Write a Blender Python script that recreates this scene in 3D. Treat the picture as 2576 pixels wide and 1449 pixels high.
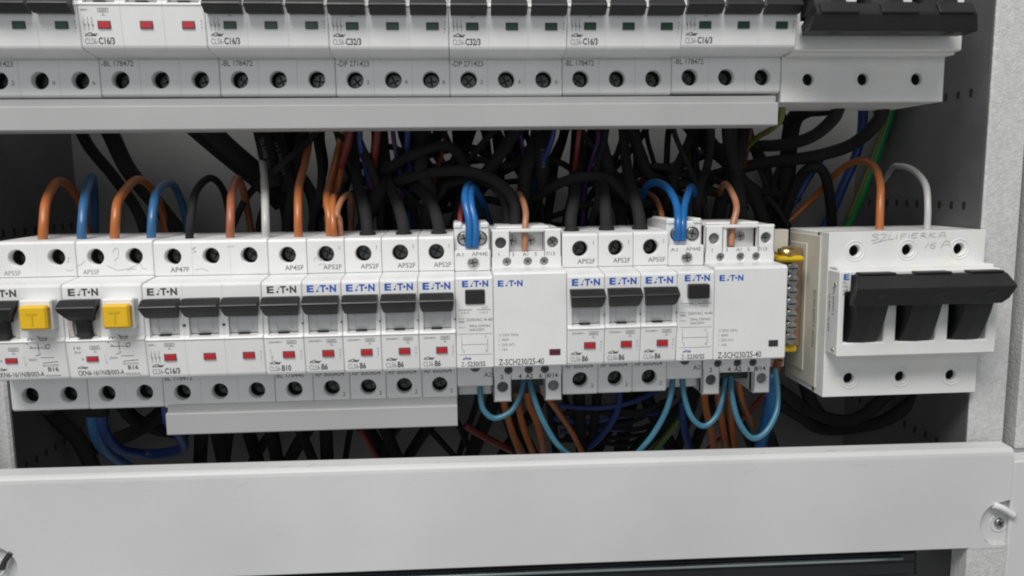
import bpy, math, random
from mathutils import Vector, Matrix
random.seed(7)
S = 0.001                                   # everything below is written in millimetres
sc = bpy.context.scene
for o in list(bpy.data.objects): bpy.data.objects.remove(o)

# ------------------------------------------------------------------ camera
EYE = Vector((-0.2463, -356.77157, 64.40841)); YAW, PIT, ROL, FPX = .07409, .13342, -.01233, 1956.07717
FW = Vector((math.sin(YAW)*math.cos(PIT), math.cos(YAW)*math.cos(PIT), -math.sin(PIT)))
R0 = Vector((math.cos(YAW), -math.sin(YAW), 0)); U0 = R0.cross(FW)
RT = R0*math.cos(ROL)+U0*math.sin(ROL); UP = -R0*math.sin(ROL)+U0*math.cos(ROL)
cam = bpy.data.cameras.new('camera'); camo = bpy.data.objects.new('camera', cam)
sc.collection.objects.link(camo); sc.camera = camo
M4 = Matrix((RT, UP, -FW)).transposed().to_4x4(); M4.translation = EYE*S
camo.matrix_world = M4
cam.sensor_fit = 'HORIZONTAL'; cam.sensor_width = 36; cam.lens = 36*FPX/2576
cam.clip_start = .01; cam.clip_end = 50

# ------------------------------------------------------------------ light
w = bpy.data.worlds.new('World'); sc.world = w; w.use_nodes = True
w.node_tree.nodes['Background'].inputs[0].default_value = (.97, .98, 1, 1)
w.node_tree.nodes['Background'].inputs[1].default_value = .27
def area(name, loc, target, sx, sy, power, col):
    l = bpy.data.lights.new(name, 'AREA'); l.shape = 'RECTANGLE'; l.size = sx; l.size_y = sy; l.energy = power; l.color = col
    o = bpy.data.objects.new(name, l); sc.collection.objects.link(o); o.location = loc
    o.rotation_euler = (Vector(target)-Vector(loc)).to_track_quat('-Z', 'Y').to_euler()
    return o
area('ceiling_lamp', (-.34, -.95, 1.40), (.03, 0, 0), 1.1, .50, 30, (1, .99, .97))
area('fill_light', (-.5, -1.9, .45), (0, 0, 0), 1.0, .9, 4.4, (.95, .98, 1))  # added frontal fill that lifts the cabinet interior and the shaded faces
vs = sc.view_settings; vs.view_transform = 'Standard'; vs.look = 'None'; vs.gamma = 1; vs.exposure = 0; vs.use_curve_mapping = False

# ------------------------------------------------------------------ materials
MATS = {}
def mat(name, col, rough=.45, metal=0, bump=0, bscale=900, var=0, vscale=40, coat=0, spec=.5, emit=None):
    m = bpy.data.materials.new(name); m.use_nodes = True; nt = m.node_tree; b = nt.nodes['Principled BSDF']
    b.inputs['Base Color'].default_value = (*col, 1); b.inputs['Roughness'].default_value = rough
    b.inputs['Metallic'].default_value = metal; b.inputs['Specular IOR Level'].default_value = spec
    b.inputs['Coat Weight'].default_value = coat
    tc = nt.nodes.new('ShaderNodeTexCoord')
    if var:
        n = nt.nodes.new('ShaderNodeTexNoise'); n.inputs['Scale'].default_value = vscale; n.inputs['Detail'].default_value = 6
        nt.links.new(tc.outputs['Object'], n.inputs['Vector'])
        r = nt.nodes.new('ShaderNodeMapRange'); r.inputs[1].default_value = .3; r.inputs[2].default_value = .7
        r.inputs[3].default_value = 1-var; r.inputs[4].default_value = 1+var*.4
        nt.links.new(n.outputs['Fac'], r.inputs[0])
        mx = nt.nodes.new('ShaderNodeVectorMath'); mx.operation = 'SCALE'; mx.inputs[0].default_value = col
        nt.links.new(r.outputs[0], mx.inputs['Scale']); nt.links.new(mx.outputs[0], b.inputs['Base Color'])
        r2 = nt.nodes.new('ShaderNodeMapRange'); r2.inputs[1].default_value = .3; r2.inputs[2].default_value = .7
        r2.inputs[3].default_value = rough*.8; r2.inputs[4].default_value = min(1, rough*1.25)
        nt.links.new(n.outputs['Fac'], r2.inputs[0]); nt.links.new(r2.outputs[0], b.inputs['Roughness'])
    if bump:
        n = nt.nodes.new('ShaderNodeTexNoise'); n.inputs['Scale'].default_value = bscale; n.inputs['Detail'].default_value = 3
        nt.links.new(tc.outputs['Object'], n.inputs['Vector'])
        bp = nt.nodes.new('ShaderNodeBump'); bp.inputs['Strength'].default_value = bump; bp.inputs['Distance'].default_value = .0004
        nt.links.new(n.outputs['Fac'], bp.inputs['Height']); nt.links.new(bp.outputs[0], b.inputs['Normal'])
    MATS[name] = m; return m
mat('white_plastic', (.76, .76, .755), .42, bump=.06, bscale=1500, var=.05, vscale=60)
def batch(name, amount, tint, scale=130, lo=.56):
    m = MATS[name]; nt = m.node_tree; b = nt.nodes['Principled BSDF']; src = b.inputs['Base Color'].links[0].from_socket
    oi = nt.nodes.new('ShaderNodeObjectInfo'); r = nt.nodes.new('ShaderNodeMapRange'); r.inputs[3].default_value = 1-amount; r.inputs[4].default_value = 1+amount*.3
    nt.links.new(oi.outputs['Random'], r.inputs[0]); sc_ = nt.nodes.new('ShaderNodeVectorMath'); sc_.operation = 'SCALE'
    nt.links.new(src, sc_.inputs[0]); nt.links.new(r.outputs[0], sc_.inputs['Scale'])
    tc = nt.nodes.new('ShaderNodeTexCoord'); n = nt.nodes.new('ShaderNodeTexNoise'); n.inputs['Scale'].default_value = scale; n.inputs['Detail'].default_value = 8; n.inputs['Roughness'].default_value = .7
    nt.links.new(tc.outputs['Object'], n.inputs['Vector'])
    r3 = nt.nodes.new('ShaderNodeMapRange'); r3.inputs[1].default_value = lo; r3.inputs[2].default_value = lo+.19; r3.inputs[3].default_value = 0; r3.inputs[4].default_value = .55
    nt.links.new(n.outputs['Fac'], r3.inputs[0])
    mul = nt.nodes.new('ShaderNodeVectorMath'); mul.operation = 'MULTIPLY'; mul.inputs[1].default_value = tint; nt.links.new(sc_.outputs[0], mul.inputs[0])
    mx = nt.nodes.new('ShaderNodeMix'); mx.data_type = 'VECTOR'; nt.links.new(r3.outputs[0], mx.inputs['Factor']); nt.links.new(sc_.outputs[0], mx.inputs['A']); nt.links.new(mul.outputs[0], mx.inputs['B'])
    nt.links.new(mx.outputs['Result'], b.inputs['Base Color'])
batch('white_plastic', .06, (.90, .90, .88))
mat('isolator_white', (.74, .74, .732), .42, bump=.06, bscale=1500, var=.06, vscale=50)
batch('isolator_white', .01, (.99, .985, .86), 55, .5)
mat('beige_plastic', (.64, .62, .54), .45, bump=.06, bscale=1500, var=.12, vscale=45)  # beige; on the isolator flank the tint paints in reflected brown
mat('grey_plastic', (.60, .60, .60), .4, var=.06)
mat('tray_plastic', (.39, .39, .39), .5, var=.06, vscale=25)
mat('dark_bore', (.022, .022, .022), .6)
mat('black_plastic', (.011, .011, .012), .45, bump=.12, bscale=2500, var=.15)
mat('black_cable', (.021, .021, .022), .85, var=.3, spec=.25)
mat('glossy_black', (.03, .032, .034), .15, var=.1)
mat('ink', (.06, .06, .06), .6)
mat('grey_ink', (.16, .16, .165), .6)
mat('faint_ink', (.36, .355, .32), .7)
mat('blue_ink', (.015, .09, .42), .5)
mat('violet_ink', (.05, .05, .30), .5)
mat('red_flag', (.42, .012, .02), .4, var=.1)
mat('dark_red_flag', (.10, .008, .025), .35)
mat('green_flag', (.004, .055, .03), .4, var=.1)
mat('yellow_button', (.72, .44, .008), .38, var=.05)
mat('yellow_plastic', (.62, .42, .01), .35, var=.08)
mat('steel', (.50, .50, .49), .32, metal=1, var=.3, vscale=300)
mat('dark_steel', (.13, .13, .13), .4, metal=1, var=.4, vscale=300)
mat('dull_steel', (.22, .22, .22), .5, metal=.5, var=.4, vscale=250)
mat('scratch', (.46, .46, .48), .5)
mat('glint_metal', (.62, .72, .74), .18, metal=1, var=.15, vscale=30)  # pale tinted metal for the strip that imitates the duct highlight
mat('brass', (.62, .46, .20), .3, metal=1, var=.25, vscale=200)
mat('brown_insulator', (.26, .15, .075), .5, var=.35, vscale=60)
mat('powder_coat', (.58, .58, .575), .45, bump=1.0, bscale=800, var=.14, vscale=420)
mat('panel_paint', (.61, .61, .61), .5, bump=.12, bscale=900, var=.09, vscale=11)
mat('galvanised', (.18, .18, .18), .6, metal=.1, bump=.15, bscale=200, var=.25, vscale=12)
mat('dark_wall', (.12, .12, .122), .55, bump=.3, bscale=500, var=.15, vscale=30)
mat('orange_wire', (.44, .14, .04), .35, var=.12, vscale=120)
mat('brown_wire', (.36, .12, .06), .35, var=.12, vscale=120)
mat('copper_wire', (.40, .18, .10), .35, var=.15, vscale=120)
mat('red_brown_wire', (.20, .035, .03), .4, var=.1)
mat('blue_wire', (.035, .13, .29), .33, var=.12, vscale=120)
mat('bright_blue_wire', (.015, .13, .37), .3, var=.1, vscale=120)
mat('pale_blue_wire', (.045, .165, .24), .33, var=.1, vscale=120)
mat('purple_wire', (.07, .03, .14), .5, var=.15)
mat('navy_wire', (.02, .05, .20), .4, var=.1)
mat('green_wire', (.015, .20, .06), .4, var=.1)
mat('yellow_green_wire', (.15, .16, .03), .4, var=.1)
mat('grey_wire', (.50, .50, .49), .4, var=.06)
mat('cable_print', (.16, .16, .16), .6)

# ------------------------------------------------------------------ mesh kit
class MB:
    def __init__(s): s.V = []; s.F = []; s.M = []; s.names = []; s.sm = []
    def mi(s, m):
        if m not in s.names: s.names.append(m)
        return s.names.index(m)
    def add(s, vs_, fs, m, smooth=False):
        b = len(s.V); s.V += [tuple(v) for v in vs_]; k = s.mi(m)
        for f in fs: s.F.append([b+i for i in f]); s.M.append(k); s.sm.append(smooth)
    def box(s, x0, x1, y0, y1, z0, z1, m, c=.4):
        if x0 > x1: x0, x1 = x1, x0
        if z0 > z1: z0, z1 = z1, z0
        c = min(c, (x1-x0)*.45, (y1-y0)*.45, (z1-z0)*.45)
        X = (x0, x1); Y = (y0, y1); Z = (z0, z1); vs_ = []; idx = {}
        for i in (0, 1):
            for j in (0, 1):
                for k in (0, 1):
                    dx = c*(1-2*i); dy = c*(1-2*j); dz = c*(1-2*k)
                    for a, p in enumerate(((X[i], Y[j]+dy, Z[k]+dz), (X[i]+dx, Y[j], Z[k]+dz), (X[i]+dx, Y[j]+dy, Z[k]))):
                        idx[i, j, k, a] = len(vs_); vs_.append(p)
        fs = []
        for i in (0, 1):
            fs.append([idx[i, 0, 0, 0], idx[i, 1, 0, 0], idx[i, 1, 1, 0], idx[i, 0, 1, 0]])
            fs.append([idx[0, i, 0, 1], idx[1, i, 0, 1], idx[1, i, 1, 1], idx[0, i, 1, 1]])
            fs.append([idx[0, 0, i, 2], idx[1, 0, i, 2], idx[1, 1, i, 2], idx[0, 1, i, 2]])
            for j in (0, 1):
                fs.append([idx[i, j, 0, 0], idx[i, j, 1, 0], idx[i, j, 1, 1], idx[i, j, 0, 1]])
                fs.append([idx[i, 0, j, 0], idx[i, 1, j, 0], idx[i, 1, j, 2], idx[i, 0, j, 2]])
                fs.append([idx[0, i, j, 1], idx[1, i, j, 1], idx[1, i, j, 2], idx[0, i, j, 2]])
                for k in (0, 1): fs.append([idx[i, j, k, 0], idx[i, j, k, 1], idx[i, j, k, 2]])
        s.add(vs_, fs, m)
    def loft(s, secs, m, cap0=True, cap1=True, skip=()):
        """secs: list of (x, [(y,z)...]) closed rings; skip: indices of segments left open"""
        n = len(secs[0][1]); vs_ = [(x, y, z) for x, ring in secs for y, z in ring]; fs = []
        for a in range(len(secs)-1):
            for i in range(n):
                if i in skip and a in skip[i]: continue
                j = (i+1) % n; fs.append([a*n+i, a*n+j, (a+1)*n+j, (a+1)*n+i])
        if cap0: fs.append(list(range(n)))
        if cap1: fs.append([(len(secs)-1)*n+i for i in range(n)][::-1])
        s.add(vs_, fs, m)
    def ring_cell(s, x0, x1, z0, z1, y, cx, cz, r, depth, m, bore='dark_bore', wall=4.0, n=28, r2=None):
        """a rectangle in the plane y with a round bore going back"""
        angs = [2*math.pi*i/n for i in range(n)]
        for px in (x0, x1):
            for pz in (z0, z1): angs.append(math.atan2(pz-cz, px-cx) % (2*math.pi))
        angs = sorted(set(round(a, 6) for a in angs)); k = len(angs); out = []
        for a in angs:
            dx, dz = math.cos(a), math.sin(a); t = 1e9
            if dx > 1e-6: t = min(t, (x1-cx)/dx)
            if dx < -1e-6: t = min(t, (x0-cx)/dx)
            if dz > 1e-6: t = min(t, (z1-cz)/dz)
            if dz < -1e-6: t = min(t, (z0-cz)/dz)
            out.append((cx+dx*t, y, cz+dz*t))
        def circ(rr, yy): return [(cx+rr*math.cos(a), yy, cz+rr*math.sin(a)) for a in angs]
        r2 = r2 or r*.97
        c0 = circ(r+.25, y); c1 = circ(r, y+.25); c2 = circ(r2, y+wall); c3 = circ(r2, y+depth)
        fs = [[i, (i+1) % k, k+(i+1) % k, k+i] for i in range(k)]
        s.add(out+c0, fs, m); s.add(c0+c1, fs, m, True); s.add(c1+c2, fs, m, True); s.add(c2+c3, fs, bore, True)
        s.add(c3, [list(range(k))], bore)
    def disc(s, cx, y, cz, r, t, m, n=24, r1=None):
        """cylinder with its face at y, going back t"""
        r1 = r1 or r; A = [2*math.pi*i/n for i in range(n)]
        a = [(cx+(r1-.25)*math.cos(q), y, cz+(r1-.25)*math.sin(q)) for q in A]; b = [(cx+r1*math.cos(q), y+.25, cz+r1*math.sin(q)) for q in A]
        c = [(cx+r*math.cos(q), y+t, cz+r*math.sin(q)) for q in A]
        fs = [[i, (i+1) % n, n+(i+1) % n, n+i] for i in range(n)]
        s.add(a, [list(range(n))], m); s.add(a+b, fs, m, True); s.add(b+c, fs, m, True); s.add(c, [list(range(n))], m)
    def torus(s, cx, y, cz, R, r, m, n=36, k=8, a0=0, a1=2*math.pi):
        vs_ = []; cl = abs(a1-a0-2*math.pi) < 1e-6; nn = n if cl else n+1
        for i in range(nn):
            a = a0+(a1-a0)*i/n
            for j in range(k):
                b = 2*math.pi*j/k; rr = R+r*math.cos(b); vs_.append((cx+rr*math.cos(a), y+r*math.sin(b), cz+rr*math.sin(a)))
        fs = [[i*k+j, ((i+1) % nn)*k+j, ((i+1) % nn)*k+(j+1) % k, i*k+(j+1) % k] for i in range(nn if cl else nn-1) for j in range(k)]
        s.add(vs_, fs, m, True)
    def tube(s, pts, r, m, k=12, sub=8, cap=True):
        P = [Vector(p) for p in pts]
        if len(P) > 2:
            Q = [P[0]*2-P[1]]+P+[P[-1]*2-P[-2]]; path = []
            for i in range(1, len(Q)-2):
                p0, p1, p2, p3 = Q[i-1:i+3]
                for q in range(sub):
                    t = q/sub
                    path.append(.5*((2*p1)+(p2-p0)*t+(2*p0-5*p1+4*p2-p3)*t*t+(3*p1-p0-3*p2+p3)*t**3))
            path.append(P[-1])
        else: path = P
        vs_ = []; N = None
        for i, p in enumerate(path):
            T = (path[min(i+1, len(path)-1)]-path[max(i-1, 0)]).normalized()
            if N is None:
                N = T.cross(Vector((.3, .9, .31))).normalized()
            N = (N-T*N.dot(T)).normalized(); B = T.cross(N)
            rr = r if not callable(r) else r(i/(len(path)-1))
            for j in range(k):
                a = 2*math.pi*j/k; vs_.append(p+(N*math.cos(a)+B*math.sin(a))*rr)
        n = len(path); fs = [[i*k+j, i*k+(j+1) % k, (i+1)*k+(j+1) % k, (i+1)*k+j] for i in range(n-1) for j in range(k)]
        s.add(vs_, fs, m, True)
        if cap: s.add(vs_[:k], [list(range(k))], m); s.add(vs_[-k:], [list(range(k))], m)
        return path
    def build(s, name, parent=None, loc=(0, 0, 0)):
        me = bpy.data.meshes.new(name); me.from_pydata([(x*S, y*S, z*S) for x, y, z in s.V], [], s.F)
        for n in s.names: me.materials.append(MATS[n])
        me.polygons.foreach_set('material_index', s.M); me.polygons.foreach_set('use_smooth', s.sm); me.update()
        import bmesh
        bm = bmesh.new(); bm.from_mesh(me); bmesh.ops.remove_doubles(bm, verts=bm.verts, dist=2e-6)
        bmesh.ops.recalc_face_normals(bm, faces=bm.faces); bm.to_mesh(me); bm.free()
        o = bpy.data.objects.new(name, me); sc.collection.objects.link(o); o.location = Vector(loc)*S
        if parent: o.parent = parent
        return o
def empty(name, loc, label, cat, group=None):
    o = bpy.data.objects.new(name, None); sc.collection.objects.link(o); o.location = Vector(loc)*S
    o.empty_display_size = .01; return tag(o, label, cat, group)
def tag(o, label, cat, group=None):
    o['label'] = label; o['category'] = cat
    if group: o['group'] = group
    return o
def dup(root, loc, sx, label, group=None):
    r = root.copy(); sc.collection.objects.link(r); r.location = Vector(loc)*S; r.scale = (sx, 1, 1); r['label'] = label
    if group: r['group'] = group
    for ch in list(root.children):
        c = ch.copy(); sc.collection.objects.link(c); c.parent = r
        for g in list(ch.children):
            d = g.copy(); sc.collection.objects.link(d); d.parent = c
    return r

# ------------------------------------------------------------------ lettering
GL = {}
def glyphs(t, bold=0, shear=0):
    key = (t, bold, shear)
    if key not in GL:
        cu = bpy.data.curves.new('t', 'FONT'); cu.body = t; cu.size = 1; cu.align_x = 'LEFT'; cu.align_y = 'BOTTOM_BASELINE'
        cu.offset = bold; cu.shear = shear; cu.resolution_u = 2
        ob = bpy.data.objects.new('t', cu); me = bpy.data.meshes.new_from_object(ob)
        V = [tuple(v.co) for v in me.vertices]; F = [list(p.vertices) for p in me.polygons]
        x0 = min(v[0] for v in V); x1 = max(v[0] for v in V)
        y1 = max(v[1] for v in V)
        GL[key] = ([((v[0]-x0)/(x1-x0), v[1]/.7) for v in V], F, (x1-x0)/.7)
        bpy.data.objects.remove(ob); bpy.data.meshes.remove(me); bpy.data.curves.remove(cu)
    return GL[key]
def write(mb, t, x, z, h, mat_, surf=lambda z: 0, w=None, al='l', bold=0, shear=0, rot=0, squash=1):
    """t in capital height h, baseline at z, on the front facing surface y=surf(z)"""
    V, F, asp = glyphs(t, bold, shear); W = w or asp*h*squash
    ox = {'l': 0, 'c': -W/2, 'r': -W}[al]; out = []
    for a, b in V:
        px, pz = ox+a*W, b*h
        if rot: px, pz = px*math.cos(rot)-pz*math.sin(rot), px*math.sin(rot)+pz*math.cos(rot)
        out.append((x+px, surf(z+pz)-.05, z+pz))
    mb.add(out, F, mat_)
def line(mb, x0, z0, x1, z1, t, m, surf=lambda z: 0):
    d = Vector((x1-x0, z1-z0)); n = Vector((-d.y, d.x)).normalized()*t/2
    q = [(x0+n.x, z0+n.y), (x1+n.x, z1+n.y), (x1-n.x, z1-n.y), (x0-n.x, z0-n.y)]
    mb.add([(a, surf(b)-.05, b) for a, b in q], [[0, 1, 2, 3]], m)
def logo(mb, x, z, m, surf=lambda z: 0, k=1):
    h = 3.0*k
    write(mb, 'E', x, z, h, m, surf, w=3.1*k, bold=.045)
    tri = [(x+3.9*k, z), (x+5.2*k, z), (x+5.2*k, z+.95*k), (x+4.6*k, z+.95*k)]
    mb.add([(a, surf(b)-.05, b) for a, b in tri], [[0, 1, 2, 3]], m)
    tri = [(x+4.9*k, z+1.5*k), (x+5.5*k, z+1.5*k), (x+5.5*k, z+h*.92)]
    mb.add([(a, surf(b)-.05, b) for a, b in tri], [[0, 1, 2]], m)
    write(mb, 'T', x+5.9*k, z, h, m, surf, w=2.7*k, bold=.045)
    c = [(x+(9.15+.62*math.cos(a))*k, z+1.45*k+.62*k*math.sin(a)) for a in [i*math.pi/5 for i in range(10)]]
    mb.add([(a, surf(b)-.05, b) for a, b in c], [list(range(10))], m)
    write(mb, 'N', x+10.2*k, z, h, m, surf, w=3.0*k, bold=.05)

# ------------------------------------------------------------------ miniature circuit breakers
TY = 16.3                                    # terminal faces lie this far behind the front plates
ZH = 32.6                                    # terminal screws above and below the middle
def label_y(z):                              # the lower half of the front leans back a little
    if z > 2: return 0.0
    if z > -2.6: return -1.0
    return -1.1+(-2.6-z)*.125
def front_profile(window, zt=15.3, zb=-1.9):
    p = [(60, 41), (21, 40.4), (18, 40.2), (16.9, 39.8), (16.35, 39.0), (TY, 38.2), (TY, 23.9), (16.9, 23.7), (16.9, 23.4), (TY-.2, 23.2),
         (2.2, 22.1), (1.0, 21.9), (.3, 21.4), (0, 20.6)]
    if window: p += [(0, zt), (6.5, zt), (6.5, zb), (2.0, zb)]
    else: p += [(0, zt), (-.1, 6), (-.15, zb+.6), (-.1, zb)]
    p += [(-.9, zb-.95), (-1.35, zb-1.6), (label_y(zb-2.4), zb-2.4), (label_y(-20.2), -20.2), (1.5, -21.1), (2.4, -21.7), (3.6, -22.0),
          (TY-.2, -23.2), (16.9, -23.4), (16.9, -23.7), (TY, -23.9), (TY, -38.2), (16.35, -39.0), (16.9, -39.8), (18, -40.2), (21, -40.4), (60, -41)]
    return p
TOPSEG, N_ = 5, len(front_profile(True)); BOTSEG = N_-7
def inset(p): return [(y+.35, z*.992) for y, z in p]
def pole_body(mb, x0, x1, mpl='white_plastic', window=True, first=True, last=True, hole=3.9, rib=2.1, zt=15.3, seam=.1):
    full = front_profile(False, zt); win = front_profile(window, zt); cx = (x0+x1)/2
    def piece(secs, c0, c1, hole_at=None):
        mb.loft(secs, mpl, c0, c1, skip={} if hole_at is None else {TOPSEG: (0,), BOTSEG: (0,)})
        if hole_at is not None:
            xa, xb = secs[0][0], secs[1][0]
            mb.ring_cell(xa, xb, 23.9, 38.2, TY, hole_at, ZH, hole, 15, mpl)
            mb.ring_cell(xa, xb, -38.2, -23.9, TY, hole_at, -ZH, hole, 15, mpl)
    c = .4 if first else seam; a = x0+(.1 if first else 0); rib_l = a+rib
    ins = inset(full) if first else [(y+.2, z*.997) for y, z in full]
    piece([(a, ins), (a+c, full), (rib_l, full)], True, True)
    b = x1-(.1 if last else 0); rib_r = b-rib; c = .4 if last else seam
    ins = inset(full) if last else [(y+.2, z*.997) for y, z in full]
    piece([(rib_l, win), (rib_r, win)], False, False, cx)
    piece([(rib_r, full), (b-c, full), (b, ins)], True, True)
def screw_part(parent, x, z, y=TY+9, r=3.5, m='dark_steel', slot=True):
    mb = MB(); mb.disc(0, 0, 0, r, .8, m)
    if slot:
        a = (x*1.7+z) % 1.5
        for q in (a, a+math.pi/2):
            dx, dz = math.cos(q)*r*.7, math.sin(q)*r*.7; n = Vector((-dz, dx)).normalized()*.28*r/2.2
            mb.add([(dx+n.x, -.04, dz+n.y), (-dx+n.x, -.04, -dz+n.y), (-dx-n.x, -.04, -dz-n.y), (dx-n.x, -.04, dz-n.y)], [[0, 1, 2, 3]], 'dark_bore' if m == 'dark_steel' else 'dark_steel')
    return mb.build('terminal_screw', parent, (x, y, z))
def toggle_part(parent, cx, on=True, w_=16.7, name='toggle', stem=None):
    """wide lip on a rotating lever; up when on, down when off"""
    mb = MB(); z0 = 4.0
    #        y     z(on)  half width
    rows = [(2.5, 15.1, w_/2-.3), (-.6, 15.3, w_/2-.2), (-3.4, 15.4, w_/2), (-4.1, 15.2, w_/2), (-7.5, 12.8, w_/2+.1), (-7.8, 12.3, w_/2+.1), (-7.5, 11.6, w_/2+.05),
            (-5.2, 9.2, w_/2-.2), (-3.0, 7.2, w_/2-.7), (-2.0, 6.7, w_/2-1.3), (2.5, 6.6, w_/2-1.5)]
    if stem: rows = rows[:6]+[(-7.2, 10.6, w_/2-.5), (-5.4, 8.2, w_/2-2.0), (-3.4, 6.3, w_/2-3.2), (-1.6, 5.6, w_/2-3.8), (2.5, 5.6, w_/2-3.8)]
    f = 1 if on else -1
    def Z(z): return z if on else 8-z
    n = len(rows); L = [(cx-h, y, Z(z)) for y, z, h in rows]; R = [(cx+h, y, Z(z)) for y, z, h in rows]
    mb.add(L+R, [[i, i+1, n+i+1, n+i] for i in range(n-1)]+[[n-1, 0, n, 2*n-1], list(range(n)), list(range(n, 2*n))], 'black_plastic')
    if stem:
        st = [(-3.4, 6.6), (-2.4, 5), (-1.5, 2.6), (-1.3, .3), (-1.6, -1.8), (3, -1.8), (3, 6.6)]
        mb.loft([(cx-3.0, st), (cx-2.6, [(y-.25, z) for y, z in st]), (cx+2.6, [(y-.25, z) for y, z in st]), (cx+3.0, st)], 'black_plastic')
    return mb.build(name, parent)
def drum_part(parent, cx, wd, m='grey_plastic'):
    mb = MB(); pr = []; n = 14
    for i in range(n+1):
        a = math.radians(-42+i*8); pr.append((11.3-10*math.cos(a), 4+12*math.sin(a)))
    pr += [(6.3, 14.6), (6.3, -3.4)]
    pr = [(y, max(z, -1.8)) for y, z in pr]
    mb.loft([(cx-wd/2, pr), (cx+wd/2, pr)], m)
    mb.box(cx-3.2, cx-2.9, 1.15, 2.2, 0, 6, m, .05); mb.box(cx+3.4, cx+3.6, 1.15, 2.2, 0, 6, m, .05)
    mb.box(cx-2.9, cx+2.2, .8, 3.2, -1.89, -1.5, 'black_plastic', .05)
    return mb.build('drum', parent)
def flag_part(parent, cx, m, zc=-11.7, w_=5.5, h=3.2, surf=label_y):
    mb = MB(); y = surf(zc+h/2)-.1
    mb.box(cx-w_/2, cx+w_/2, y+.05, y+1, zc-h/2, zc+h/2, 'ink', .05)
    mb.box(cx-w_/2+.35, cx+w_/2-.3, y-.22, y+.3, zc-h/2+.15, zc+h/2-.45, m, .08)
    return mb.build('indicator', parent)
def schematic3(mb, x, z):                    # three little breaker symbols side by side
    for i in range(3):
        a = x+i*1.65
        line(mb, a, z+3.0, a, z+2.2, .22, 'ink', label_y); line(mb, a-.5, z+2.1, a+.1, z+1.1, .25, 'ink', label_y)
        line(mb, a-.4, z+.95, a+.5, z+.95, .22, 'ink', label_y); line(mb, a-.4, z+.45, a+.5, z+.45, .25, 'ink', label_y)
        line(mb, a, z+.3, a, z-1.4, .22, 'grey_ink', label_y); write(mb, str(2*i+1), a-.3, z+3.2, .8, 'ink', label_y)
def ratebox(mb, x, z):                       # breaking capacity box with energy class below
    for dz in (0, 1.5): line(mb, x, z+dz, x+4.2, z+dz, .18, 'ink', label_y)
    for dx in (0, 4.2): line(mb, x+dx, z, x+dx, z+1.5, .18, 'ink', label_y)
    write(mb, '6000', x+.5, z+.3, .9, 'ink', label_y, w=3.1); 
    line(mb, x+1.3, z-1.3, x+2.9, z-1.3, .18, 'ink', label_y); write(mb, '3', x+1.7, z-1.1, .85, 'ink', label_y)
def sidecol(mb, x):
    for i, t in enumerate(('ø', '=', '9', '1')): write(mb, t, x, -10.5-i*1.45, 1.0, 'grey_ink', label_y)
def prefix(mb, x, model, rate, white=None):
    write(mb, 'xClear', x, -16.3, 1.5, 'ink', label_y, w=5.6, bold=.035, shear=.4)
    write(mb, model, x, -19.6, 2.4, 'grey_ink', label_y, squash=.66)
    V = glyphs(model)[2]*2.4*.66
    write(mb, rate, x+V+.15, -19.6, 2.7, 'ink', label_y, bold=.03, squash=.72)
def mcb(name, loc, n, width, label, on, flag, rate, logo_mat, top_txt=None, bot_txt=None, top_no=True, bot_no=True, extra=None, group=None, cat='circuit breaker', brand=True):
    t = empty(name, loc, label, cat, group); p = width/n; X0 = -width/2
    mb = MB()
    for i in range(n): pole_body(mb, X0+i*p, X0+(i+1)*p, first=i == 0, last=i == n-1)
    mb.build('body', t)
    for i in range(n):
        cx = X0+(i+.5)*p; drum_part(t, cx, p-4.4); toggle_part(t, cx, on, p-1.7)
        flag_part(t, cx+(1.8 if n == 1 else 1.6), flag)
        for z in (ZH, -ZH): screw_part(t, cx, z)
    pr = MB()
    if brand:
        lg = MB(); logo(lg, X0+(p-13.2)/2, 16.9, logo_mat); lg.build('logo_print', t)
    for i in range(n-1):                     # little square rivet marks on the ribs
        x = X0+(i+1)*p; write(pr, 'M', x-.6, 2.2, 1.2, 'ink', lambda z: -.28, bold=.06)
    if n == 1:
        write(pr, '230/400V~', X0+2.1, -6.2, .95, 'ink', label_y, w=6.4); ratebox(pr, X0+10.3, -6.6)
        write(pr, 'x', X0+p-.9, 2.4, 1.0, 'ink', lambda z: -.28, bold=.06)
    else:
        write(pr, '400V~', X0+1.2, -6.2, .95, 'ink', label_y, w=3.4); ratebox(pr, X0+8.4, -6.6); schematic3(pr, X0+2.2, -12.6)
    if extra: extra(pr, X0, p)
    sidecol(pr, X0+width-2.0)
    prefix(pr, X0+1.6, 'CLS6-', rate)
    if top_txt: write(pr, top_txt, X0+p*.42, 25.4, 2.3, 'grey_ink', lambda z: TY, w=8.6, bold=.01)
    if bot_txt: write(pr, bot_txt, X0+1.0, -26.6, 2.5, 'grey_ink', lambda z: TY, squash=.85, bold=.01)
    if n == 1:
        if top_no: write(pr, '1', X0+p-2.6, 34.6, 1.9, 'grey_ink', lambda z: TY)
        if bot_no: write(pr, '2', X0+p-3.6, -36.6, 2.0, 'ink', lambda z: TY)
    elif bot_no:
        for i in range(3): write(pr, str(2*i+2), X0+(i+1)*p-3.4, -34.6, 2.0, 'grey_ink', lambda z: TY)
    pr.build('printed_label', t)
    return t

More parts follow.
